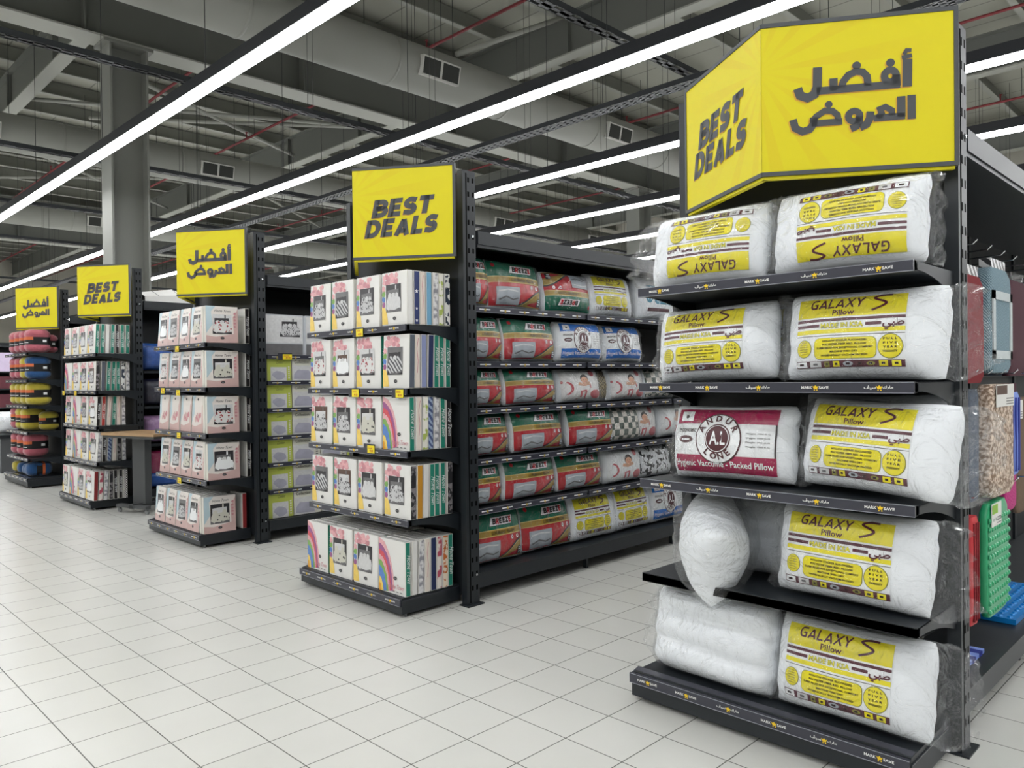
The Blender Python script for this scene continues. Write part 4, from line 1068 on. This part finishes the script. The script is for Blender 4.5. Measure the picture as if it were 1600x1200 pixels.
CN = {'carton_white': 'white-sided', 'fabric_star': 'navy star-sided', 'spine_cream': 'cream-sided', 'spine_sky': 'sky-blue-sided', 'fabric_grey': 'grey-patterned', 'fabric_lime': 'lime-leaf-sided', 'fabric_leaf': 'dark-leaf-sided',
      'spine_slate': 'slate-sided', 'spine_lilac': 'lilac-sided', 'spine_navy': 'navy-sided', 'spine_teal': 'teal-spined', 'fabric_blue': 'blue-patterned', 'spine_black': 'black-spined', 'fabric_dark': 'dark-patterned', 'fabric_orange': 'orange-patterned',
      'spine_mustard': 'mustard-sided', 'spine_wine': 'wine-sided', 'fabric_rose': 'rose-patterned', 'spine_red': 'red-spined', 'fabric_check': 'checked-side', None: 'plain'}
VN = {'rainbow': 'rainbow-petal', 'rose_scroll': 'rose-and-scroll', 'rose_wave': 'rose-and-wave', 'rose_red': 'rose-and-red-bed', 'rose_plain': 'rose-and-grey-bed', 'rose_star': 'rose-and-star', 'rose_brown': 'rose-and-brown-room', 'rose_white': 'rose-and-white-bed',
      'blush_red': 'blush red-bed', 'blush_star': 'blush star-bed', 'blush_plain': 'blush white-bed', 'blush_scroll': 'blush scroll-bed', 'blush_rose': 'blush rose'}
def fill_stand(where, xs, yf, zs, fronts, spines, deep, pitch=.05, group='', dx=None, tilt=.0):
    n = len(xs)
    for si, z in enumerate(zs):
        for ci, x in enumerate(xs):
            col = spines[si] if ci == n-1 else ([fronts[si][ci][1]]+['spine_teal', 'carton_white', 'spine_cream', 'fabric_grey', 'spine_navy', 'spine_teal', 'carton_white'])[:deep[si]]
            yy = yf+(-.045 if si == len(zs)-1 else 0)
            for k, sp in enumerate(col):
                cover = fronts[si][ci][0] if k == 0 else None
                side = '%s column' % ('right-end' if ci == n-1 else ORD[ci])
                if k == 0: lab = '%s cover box fronting the %s, %s, %s stand' % (VN[cover], side, SN[si], where)
                else: lab = '%s box, %s from the front, %s, %s, %s stand' % (CN[sp], ORD[k], side, SN[si], where)
                zz = z+.004; ln = -tilt-R0.uniform(0, .035) if k < 4 else -R0.uniform(0, .02)
                carton((x+R0.uniform(-.004, .004), yy+BT/2+k*pitch+R0.uniform(0, .003), zz), 0, cover, sp, lab, group, ln, yaw=R0.uniform(-.025, .025) if k == 0 else 0)
F = lambda *a: a
T_, W_ = 'spine_teal', 'carton_white'
fill_stand('rose-printed', [-2.325, -2.015, -1.705, -1.392], .898, E2Z,
    [[F('rose_scroll', T_), F('rose_wave', W_), F('rose_scroll', W_), F('rose_plain', W_)], [F('rose_red', W_), F('rose_white', W_), F('rose_red', T_), F('rose_wave', W_)],
     [F('rose_brown', T_), F('rose_scroll', W_), F('rose_star', W_), F('rainbow', T_)], [F('rose_wave', T_), F('rose_brown', W_), F('rose_plain', W_), F('rose_scroll', W_)], [F('rainbow', T_), F('rose_star', W_), F('rose_plain', W_), F('rainbow', T_)]],
    [[W_, 'fabric_star', 'spine_cream', 'spine_sky', 'fabric_grey', 'fabric_lime', 'fabric_leaf'], ['spine_slate', 'spine_cream', 'spine_lilac', 'spine_navy', T_, T_, T_],
     [T_, 'spine_cream', 'fabric_lime', 'fabric_blue', 'fabric_grey', T_, 'spine_black'], ['fabric_dark', 'spine_mustard', W_, T_, T_, T_, 'fabric_dark'],
     [T_, W_, 'fabric_grey', 'spine_cream', 'spine_navy', 'fabric_rose', 'fabric_orange', T_]], [3, 3, 3, 3, 8], .052, 'bedding boxes on the rose-printed stand')
fill_stand('teal-spined', [-8.46, -8.14, -7.83, -7.50], .868, E4Z,
    [[F('rose_wave', W_), F('rose_scroll', W_), F('rose_plain', W_), F('rose_scroll', T_)], [F('rainbow', W_), F('rose_red', T_), F('rose_scroll', W_), F('rose_brown', W_)],
     [F('rose_scroll', W_), F('rainbow', W_), F('rose_wave', W_), F('rose_white', 'spine_black')], [F('rose_plain', W_), F('rainbow', W_), F('rose_wave', W_), F('rose_plain', W_)], [F('rose_star', W_), F('rainbow', W_), F('rose_scroll', W_), F('rose_white', 'spine_wine')]],
    [[T_, T_, W_, T_, 'spine_black', T_, T_], ['fabric_dark', 'spine_slate', T_, T_, T_, 'fabric_leaf', 'fabric_grey'], ['spine_black', 'spine_red', 'spine_cream', T_, 'spine_cream', 'fabric_grey'],
     ['fabric_grey', 'spine_black', 'fabric_blue', 'spine_cream', 'fabric_dark', 'fabric_grey'], ['spine_wine', 'fabric_rose', 'fabric_grey', 'fabric_dark', 'spine_black', 'spine_black', 'fabric_check']], [2, 2, 2, 2, 5], .058, 'bedding boxes on the teal-spined stand', tilt=.03)
# blush stand: four columns facing the main aisle, and boxes turned to face the side aisle
GB = 'bedding boxes on the blush stand'
FR = [['blush_plain', 'blush_scroll', 'blush_plain', 'blush_star'], ['blush_red', 'blush_scroll', 'blush_plain', 'blush_scroll'], ['blush_rose']*4, ['blush_star', 'blush_scroll', 'blush_star', 'blush_red'], ['blush_plain', 'blush_star', 'blush_scroll', 'blush_plain']]
SF = ['blush_red', 'blush_star', 'blush_red', 'blush_plain', 'blush_star']
for si, z in enumerate(E3Z):
    for ci in range(4):
        for k in range(2 if si < 4 else 5):
            x = -5.31+.268*ci-(.05 if si == 4 else 0); y = .885+k*.054+(-.035 if si == 4 else 0)
            lab = '%s cover box fronting the %s column, %s, blush stand' % (VN[FR[si][ci]], ORD[ci], SN[si]) if k == 0 else 'white bedding box, %s from the front, %s column, %s, blush stand' % (ORD[k], ORD[ci], SN[si])
            sp = {1: 'fabric_lime'}.get(si, 'fabric_grey') if ci == 3 else W_
            carton((x, y+BT/2, z+.004), 0, FR[si][ci] if k == 0 else None, sp, lab, GB, -.05-R0.uniform(0, .03), (.88, 1, .98), R0.uniform(-.03, .03))
    for k in range(2):
        carton((-4.275-.056*k-(.06 if si == 4 else 0), 1.03-(.02 if si == 4 else 0), z+.004), D(90), SF[si] if k == 0 else None, None,
               ('%s cover box turned to the side aisle, %s, blush stand' % (VN[SF[si]], SN[si])) if k == 0 else 'box tucked behind the side-facing box, %s, blush stand' % SN[si], GB, -.02, (1.08, 1, .96))
    carton((-4.40-(.06 if si == 4 else 0), 1.285 if si != 4 else 1.26, z+.004), 0, None, 'spine_wine' if si == 4 else 'spine_black', '%s box at the rear end of the %s, blush stand' % ('wine-sided' if si == 4 else 'black-spined', SN[si]), GB, 0, (.9, 1, .95))
# clear price-tag holders on the strips
def price_tag(loc, label, w=.085, grey=.045, rz=0):
    t = empty('price_tag', loc, rz, label, 'price tag', 'yellow price tags')
    MB().box((-grey, -.004, -.03), (w, 0, .034)).build('holder', 'strip_holder', t)
    mb = MB(); mb.box((0, -.006, -.028), (w-.002, -.004, .024), 0)
    vf, wd = text2d('49.00', .02); mb.add2d(xf2(vf, w*.5/wd, w*.5/wd*1.2, w*.3, -.02), lambda a, b: (a, -.0066, b), 1)
    for i in range(2): mb.box((.008, -.0066, .004+.008*i), (w-.03, -.006, .007+.008*i), 1)
    mb.build('price_card', ['price_yellow', 'price_ink'], t)
for (x, y, z, l) in ((-1.80, .872, 1.878, 'yellow price tag on the top strip of the rose-printed stand'), (-1.86, .872, 1.458, 'yellow price tag mid-strip on the second shelf, rose-printed stand'), (-1.35, .872, 1.458, 'yellow price tag at the end of the second strip, rose-printed stand'),
                     (-1.68, .872, 1.075, 'yellow price tag on the third strip, rose-printed stand'), (-4.87, .842, 1.87, 'small yellow price tag on the top strip, blush stand'), (-5.24, .842, 1.462, 'small yellow price tag left on the second strip, blush stand'),
                     (-4.86, .842, 1.445, 'small yellow price tag mid-strip on the second shelf, blush stand'), (-4.86, .842, 1.03, 'small yellow price tag on the third strip, blush stand'), (-4.86, .842, .592, 'small yellow price tag on the fourth strip, blush stand'),
                     (-8.55, .836, 1.42, 'tiny yellow price tag at the left of the second strip, teal-spined stand'), (-8.05, .836, 1.42, 'tiny yellow price tag mid-strip, second shelf, teal-spined stand')):
    price_tag((x, y, z), l)
price_tag((GX[2]-.078, 1.62, 1.785), 'wide yellow price tag hanging under the clear comforter bags', .10, .05, D(90))

# boxed sets on the side of the third gondola, facing its aisle
gx = GX[2]
for r, z in enumerate(G3Z[1:]+[.197]):
    y = 1.47; hh = [.215, .225, .225, .225, .235, .245][r]
    for i, (k, w_) in enumerate((('lime', .26), ('pale', .30), ('pale', .30), ('lime', .27), ('pale', .3))):
        lab = '%s bedding box, %s along the %s row beside the blush stand' % ({'lime': 'lime-bordered', 'pale': 'pale check-corner'}[k], ORD[i], ['upper', 'second', 'third', 'fourth', 'fifth', 'lowest'][r])
        if r == 5 and i == 0: y = 1.46
        carton((gx-.125-(.02 if r < 5 else .0), y+w_/2, z+.003), D(90), k, None, lab, 'boxed sets beside the blush stand', -.03, (w_/BW, 1.6, hh/BH)); y += w_+.012
for i in range(3):
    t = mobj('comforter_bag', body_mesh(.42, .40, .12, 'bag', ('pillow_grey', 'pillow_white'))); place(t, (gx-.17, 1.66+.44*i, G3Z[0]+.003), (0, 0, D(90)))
    tag(t, 'clear bag with grey comforter set, %s along the top side shelf' % ORD[i], 'comforter bag', 'clear comforter bags')
    mb = MB(); mats = []; flat(mb, mats, rect2(-.2, .12, .2, .39), 'photo_light', -.061, 1); bed_picture(mb, mats, -.062, -.05, .18, .17, .37, 'photo_light', 'bed_scroll', 'photo_dark', 'photo_mid', i)
    flat(mb, mats, rect2(-.2, .0, .2, .11), 'photo_mid', -.061, 1)
    mb.build('insert_card', mats, t)

# ------------------------------------------------------------------ fleece blankets on the farthest stand
def blanket_mesh(w, l, h, seed, roll=False):
    o = Vector((seed*2.3, 0, seed)); mb = MB()
    def P(a, b):
        th = 2*math.pi*a; ph = math.pi*(b-.5); sg = lambda t, e: math.copysign(abs(t)**e, t)
        cz = sg(math.sin(ph), .7); cr = sg(math.cos(ph), .55)
        pin = 1-.36*math.exp(-(cz/.42)**4) if not roll else 1
        x = w/2*cr*sg(math.cos(th), .75)*pin; y = l/2*cr*sg(math.sin(th), .6)*(pin*.4+.6); z = h/2*cz
        n = noise.noise(Vector((x*9, y*9, z*9))+o)*.012
        return (x*(1+n*4), y*(1+n*3), z+h/2+n)
    mb.grid(P, 24, 18, 0)
    for k, v in enumerate(mb.v): mb.v[k] = v
    return mb
def band_mesh(w, l, h, roll=False):
    mb = MB(); n = 24; rx, ry = (w/2*.74, l/2*.92) if not roll else (w/2*1.01, .05)
    if not roll:
        for i in range(n):
            a0, a1 = 2*math.pi*i/n, 2*math.pi*(i+1)/n; sg = lambda t, e: math.copysign(abs(t)**e, t)
            p = [(rx*sg(math.cos(a), .75), ry*sg(math.sin(a), .6)) for a in (a0, a1)]
            for z0, z1, m in ((.34, .41, 0), (.41, .43, 2 if i % 12 in (4, 5, 6, 7, 8) else 0), (.43, .54, 0), (.54, .66, 1)):
                mb.poly([(p[0][0], p[0][1], h*z0), (p[1][0], p[1][1], h*z0), (p[1][0], p[1][1], h*z1), (p[0][0], p[0][1], h*z1)], m if m != 1 or math.sin((a0+a1)/2) < -.25 else 0)
        mb.box((rx*.98, .05, h*.45), (rx*1.01, .10, h*.55), 2)
    else:
        for i in range(n):
            a0, a1 = 2*math.pi*i/n, 2*math.pi*(i+1)/n; f = lambda a: (w/2*1.02*math.copysign(abs(math.cos(a))**.7, math.cos(a)), h/2+h/2*1.02*math.copysign(abs(math.sin(a))**.7, math.sin(a)))
            (xa, za), (xb, zb) = f(a0), f(a1)
            for y0, y1, m in ((-.06, .03, 0), (.03, .07, 1)): mb.poly([(xa, y0, za), (xa, y1, za), (xb, y1, zb), (xb, y0, zb)], m)
    return mb
FM = {}
for c in ('pink', 'yellow', 'blue'):
    FM[c] = blanket_mesh(.27, .36, .36, len(c)).mesh('blanket', ['fleece_'+c], True); FM[c+'_r'] = blanket_mesh(.27, .40, .24, len(c)+3, True).mesh('blanket', ['fleece_'+c], True)
FB = band_mesh(.27, .36, .36).mesh('paper_band', ['band_black', 'band_orange', 'print_white']); FBR = band_mesh(.27, .40, .24, True).mesh('paper_band', ['band_black', 'band_orange'])
def blanket(c, loc, lab, roll=False, rz=0, sc_=1):
    t = mobj('fleece_blanket', FM[c+('_r' if roll else '')]); place(t, loc, (0, 0, rz), (sc_, sc_, sc_)); tag(t, lab, 'blanket', 'fleece blankets on the farthest stand')
    mobj('paper_band', FBR if roll else FB, t)
E5 = [2.0, 1.60, 1.21, .825]
for si, (z, cols) in enumerate(zip(E5, (['pink', 'pink', 'pink', 'pink', 'pink*'], ['pink', 'pink', 'yellow', 'blue'], ['yellow', 'yellow', 'yellow', 'yellow'], ['pink', 'yellow', 'yellow', 'yellow*']))):
    for i, c in enumerate(cols):
        rear = c.endswith('*'); c = c.strip('*'); x = -11.42+.30*min(i, 3); y = 1.03+(.31 if rear else 0) - (.0)
        if rear: y = 1.165; x = -10.62
        blanket(c, (x, 1.03 if not rear else 1.19, z+.004), '%s fleece blanket in black band, %s, %s of the farthest stand' % (c, 'rear one' if rear else ORD[i]+' along', SN[si]), sc_=1.0 if not rear else .8, rz=R0.uniform(-.1, .1) if not rear else 0)
for i, c in enumerate(['pink', 'pink', 'pink']): blanket(c, (-11.42+.36*i, 1.03, .434), 'pink fleece blanket in black band, %s along, lowest tier of the farthest stand' % ORD[i], rz=R0.uniform(-.1, .1))
for i, c in enumerate(['yellow', 'blue', 'blue', 'blue']): blanket(c, (-11.47+.30*i, 1.03, .152), 'rolled %s fleece blanket, %s along the bottom deck' % (c, ORD[i]), True, sc_=.72 if i < 3 else .9)

# ------------------------------------------------------------------ bagged quilts beside the teal-spined stand, small table, pack on top
gx = GX[3]
for r, (z, mats_) in enumerate(((1.69, ['pack_blue', 'pack_lilac']), (1.24, ['pack_navy', 'pack_navy']), (.76, ['pack_lilac', 'pack_lilac']), (.32, ['pack_magenta', 'pack_magenta']))):
    for i, m in enumerate(mats_):
        Pq = cushion(.46, .36, .3, p=4, pinch=.03, wr=.012, seed=r*3+i+30, ex=.4)
        t = empty('quilt_pack'); mobj('quilt', cushion_mesh(Pq, 'quilt', m, 16, 12), t); mobj('plastic_bag', bag_mesh(Pq, .46, .36, .3, .02, .03, r+40+i, nu=20, nv=8), t)
        place(t, (gx-.27, 1.67+.5*i, z+.004), (0, 0, D(90))); tag(t, '%s quilt in shiny clear bag, %s along, %s side shelf beside the small table' % (m[5:], ORD[i], ['top', 'second', 'third', 'fourth'][r]), 'quilt pack', 'bagged quilts by the small table')
Pq = cushion(.5, .2, .34, p=4, pinch=.03, wr=.014, seed=77, ex=.4)
t = empty('quilt_pack'); mobj('quilt', cushion_mesh(Pq, 'quilt', 'pack_blue', 16, 12), t); place(t, (gx-.25, 1.68, .197), (0, 0, D(90))); tag(t, 'blue quilt slumped on the lowest deck beside the small table', 'quilt pack')
mb = MB(); y0, y1, ym = 1.47, 2.32, 1.88; xa, xb = gx-.55, gx-.08
n = 10
prof = [(y0+(y1-y0)*i/n, .05+.15*min(1, .55+.45*i/(n*.5)) if i <= n/2 else .02+.18*(n-i)/(n/2)) for i in range(n+1)]
for i in range(n):
    (ya, za), (yb, zb) = prof[i], prof[i+1]
    for (p, q_, h0, h1) in ((xa, (xa+xb)/2, .5, 1), ((xa+xb)/2, xb, 1, .5)): mb.poly([(p, ya, za*h0), (q_, ya, za*h1), (q_, yb, zb*h1), (p, yb, zb*h0)], 0)
    mb.poly([(xb, ya, 0), (xb, yb, 0), (xb, yb, zb*.5), (xb, ya, za*.5)], 0); mb.poly([(xa, yb, 0), (xa, ya, 0), (xa, ya, za*.5), (xa, yb, zb*.5)], 0)
for k in (2, 5, 8): mb.tube([(xb, prof[k][0], prof[k][1]*.5+.002), ((xa+xb)/2, prof[k][0], prof[k][1]+.002)], .004, 5, 1)
mb.poly([(xa, y0, 0), (xb, y0, 0), (xb, y0, .015), ((xa+xb)/2, y0, .03), (xa, y0, .015)], 0); mb.poly([(xa, y0, 0), (xa, y1, 0), (xb, y1, 0), (xb, y0, 0)], 0)
tag(mb.build('folded_fabric_pack', ['carton_white', 'photo_mid'], None, loc=(0, 0, 2.568)), 'white tented fabric pack lying on top of the shelving run', 'fabric pack')
t = empty('side_table', (-6.86, 1.24, 0), D(18), 'small wheeled side table with light wood top in front of the quilts', 'table')
mb = MB(); mb.box((-.42, -.26, .925), (.50, .26, .955)); mb.build('table_top', 'table_wood', t)
MB().box((-.40, -.24, .895), (.48, .24, .925)).build('top_frame', 'table_steel', t)
mb = MB(); mb.box((-.17, -.03, .10), (.05, .06, .895)); mb.tube([(-.185, .015, .1), (-.185, .015, .895)], .02, 10); mb.build('pedestal', 'table_steel', t)
b = MB().box((-.30, -.16, .065), (.22, -.09, .10)).box((-.30, .12, .065), (.22, .19, .10)).box((-.08, -.16, .06), (.0, .19, .11)).build('foot_frame', 'table_steel', t)
for x in (-.28, .20):
    for y in (-.125, .155):
        c = MB(); c.tube([(x, y-.012, .028), (x, y+.012, .028)], .028, 12); c.box((x-.012, y-.016, .03), (x+.012, y+.016, .068)); c.build('caster', 'caster_grey', t)

# ------------------------------------------------------------------ bath mats hung along the nearest gondola
def mat_mesh(w, h, t, mats, front=None, wavy=.004, seed=0, header=.0):
    mb = MB(); n = 14
    def S(a, b):
        ang = 2*math.pi*b; sg = lambda q, e: math.copysign(abs(q)**e, q); z = h*a
        x = t/2*sg(math.cos(ang), .45); y = w/2*sg(math.sin(ang), .25)*(1-.12*max(0, a-.82)/.18*.8)
        e = 1 if .02 < a < .98 else .8
        return (x*e+wavy*noise.noise(Vector((y*9, z*9, seed+x*20))), y*e, z)
    mb.grid(S, n, 28, 0, wrap_v=True)
    top = [S(1, j/28) for j in range(28)]; mb.poly(top[::-1], 0); mb.poly([S(0, j/28) for j in range(28)], 0)
    return mb
def hang_mat(name, y0, y1, z0, z1, x, t, m, label, frame=None, card=None, header=None, strips=None):
    w, h = y1-y0, z1-z0; o = mat_mesh(w, h, t, m, seed=len(label)).build(name, m, None, True, (x, (y0+y1)/2, z0)); tag(o, label, 'bath mat', 'bath mats on the nearest gondola')
    X = t/2+.003
    if frame:
        mb = MB(); fw = w*.10
        for a, b, c, d in ((-w/2+.03, .07, w/2-.03, .07+fw), (-w/2+.03, h-.12-fw, w/2-.03, h-.12), (-w/2+.03, .07, -w/2+.03+fw, h-.12), (w/2-.03-fw, .07, w/2-.03, h-.12)): mb.box((X-.006, a, b), (X+.002, c, d))
        mb.build('woven_border', frame, o)
    if strips:
        mb = MB()
        for k in range(3): mb.box((X-.004, -w/2+w*(.18+.28*k), .02), (X+.002, -w/2+w*(.30+.28*k), h-.03))
        mb.build('stripe_pattern', strips, o)
    if card:
        mb = MB(); mb.box((X, card[0]*w-w/2, h*card[2]), (X+.004, card[1]*w-w/2, h*card[3]), 0)
        mb.box((X+.003, card[0]*w-w/2+.005, h*(card[2]*.45+card[3]*.55)), (X+.0046, (card[0]*.4+card[1]*.6)*w-w/2, h*card[3]-.006), 1)
        for k in range(3): mb.box((X+.003, (card[0]*.45+card[1]*.55)*w-w/2, h*card[2]+.01+.014*k), (X+.0046, card[1]*w-w/2-.01, h*card[2]+.015+.014*k), 2)
        mb.build('label_card', ['card_white', card[4], 'photo_mid'], o)
    if header:
        mb = MB(); mb.box((-t*.3, -w*.32, h-.01), (t*.3, w*.32, h+.05)); mb.build('hanger_sleeve', header, o)
    return o
hang_mat('bath_mat', 1.82, 2.21, 1.50, 2.02, 1.70, .07, 'mat_red', 'deep red bath mat with patterned clear header, upper row beside the post', header='zigzag_print')
hang_mat('bath_mat', 2.27, 2.71, 1.55, 2.09, 1.70, .09, 'mat_blue_frame', 'blue-grey bath mat with pale woven frame, upper row', frame='mat_frame', header='zigzag_print')
hang_mat('bath_mat', 2.80, 3.26, 1.53, 2.07, 1.68, .06, 'mat_maroon', 'dark maroon bath mat, upper row behind the framed one', header='plastic_film')
hang_mat('bath_mat', 3.36, 3.9, 1.53, 2.0, 1.66, .06, 'mat_olive', 'olive green grass-like mat, far end of the upper row', header='zigzag_print')
hang_mat('bath_mat', 1.86, 2.08, .90, 1.46, 1.68, .05, 'mat_maroon', 'maroon bath mat at the near end of the middle row')
hang_mat('bath_mat', 2.02, 2.18, .92, 1.47, 1.69, .05, 'mat_slate', 'slate blue bath mat edge before the beige shag mat')
hang_mat('bath_mat', 2.20, 2.66, .92, 1.49, 1.72, .09, 'shag_beige', 'beige speckled shag bath mat with label card, middle row', card=(.12, .86, .80, 1.0, 'photo_brown'))
hang_mat('bath_mat', 2.70, 2.95, .98, 1.44, 1.70, .06, 'mat_sky', 'pale blue mat with dark blue stripes, middle row', strips='mat_navy', header='mat_maroon')
hang_mat('bath_mat', 3.05, 3.7, .72, 1.40, 1.66, .05, 'mat_brown', 'brown coir mat at the far end of the middle row', card=(.02, .2, .82, .98, 'card_white'))
hang_mat('bath_mat', 1.93, 2.06, .34, .86, 1.71, .06, 'ribbed_red', 'red ribbed mat at the near end of the low row', strips='mat_red')
gm = hang_mat('bath_mat', 2.11, 2.53, .34, .90, 1.74, .05, 'mat_green', 'green bubble-textured bath mat with lime tag, low row', card=(.10, .52, .80, 1.0, 'card_green'))
mb = MB()
for i in range(9):
    for j in range(11): mb.tube([(.024, -.18+.045*i, .03+.045*j), (.032, -.18+.045*i, .03+.045*j)], [.016, .008], 6)
mb.build('bubble_texture', 'mat_green', gm)
hang_mat('bath_mat', 2.72, 2.98, .78, 1.02, 1.68, .05, 'mat_magenta', 'magenta bath mat curled at the far end of the low row')
mb = MB(); mb.grid(lambda a, b: (1.30+.5*a, 2.62+.8*b, .21+.05*a*(1-b)), 6, 8, 0); mb.grid(lambda a, b: (1.30+.5*a, 2.62+.8*b, .198), 6, 8, 0, flip=True)
mb = MB(); mb.box((1.28, 2.62, .197), (1.77, 3.5, .225))
bm = tag(mb.build('bath_mat', 'mat_blue'), 'bright blue bubble mat lying flat on the dark deck', 'bath mat')
mb = MB()
for i in range(10):
    for j in range(16): mb.tube([(1.31+.047*i, 2.66+.052*j, .224), (1.31+.047*i, 2.66+.052*j, .232)], [.018, .009], 6)
mb.build('bubble_texture', 'mat_blue', bm)
mb = MB(); mb.box((1.50, 1.70, .197), (1.76, 2.05, .215), 0)
for k in range(3): mb.box((1.498, 1.74+.11*k, .196), (1.762, 1.79+.11*k, .2165), 1)
tag(mb.build('bath_mat', ['mat_sky', 'mat_navy']), 'folded blue and pale striped mat on the dark deck by the post', 'bath mat')

# ------------------------------------------------------------------ goods glimpsed past the last stand
t = empty('display_counter', (-14.0, 1.65, 0), 0, 'low dark display counter at the far edge of the hall past the last stand', 'counter')
MB().box((-1.1, -.62, 0), (1.1, .62, .60)).build('counter_body', 'counter_grey', t); MB().box((-1.13, -.65, .60), (1.13, .65, .66)).build('counter_top', 'dark_steel', t)
for i, (x, y, m, s_) in enumerate(((-13.3, 1.35, 'pillow_white', 1), (-13.9, 1.5, 'pillow_white', 1.1), (-13.2, 1.8, 'pack_aqua', .9), (-14.5, 1.35, 'pack_blue', .9))):
    Pq = cushion(.6, .34*s_, .36, p=3, wr=.02, seed=50+i, ex=.45)
    t = empty('bedding_pack', (x, y, .664), D(70+20*i)); mobj('quilt', cushion_mesh(Pq, 'quilt', m, 16, 12), t); mobj('plastic_bag', bag_mesh(Pq, .6, .34*s_, .36, .03, .05, 50+i, nu=20, nv=8), t)
    tag(t, '%s on the low dark counter' % ('soft white bagged duvet nearest the counter corner', 'second white bagged duvet deeper', 'pale aqua bagged bedding', 'dark blue bagged bedding')[i], 'bedding pack', 'bagged bedding on the counter')
t = empty('storage_rack', (-20, 3.0, 0), 0, 'tall open rack of folded goods far beyond the last stand', 'rack')
MB().box((-.6, -1.8, 0), (-.56, 1.8, 2.6)).build('back_panel', 'dark_steel_panel', t)
for y in (-1.8, 1.76): MB().box((-.6, y, 0), (0, y+.04, 2.6)).build('side_frame', 'dark_steel', t)
for z in (.5, .95, 1.42, 1.85, 2.5): MB().box((-.56, -1.76, z-.03), (0, 1.76, z)).build('shelf', 'tray_metal', t)
for zi, (z, h, ms) in enumerate(((1.85, .52, ['pack_pastel', 'pack_pastel']), (1.42, .34, ['pack_wine', 'pack_aqua']), (.95, .36, ['pack_wine', 'pillow_white']), (.5, .36, ['pillow_white', 'pack_navy']))):
    for i in range(6):
        o = MB().box((-.25, -.26, 0), (.2, .26, h*(.85+.03*(i % 3)))).build('folded_pack', ms[i % 2], None, loc=(-20.22, 1.55+.56*i, z+.002)); tag(o, '%s folded pack, %s along, %s tier of the far rack' % (ms[i % 2].split('_')[1], ORD[i], ['top', 'second', 'third', 'low'][zi]), 'folded pack', 'folded packs on the far rack')
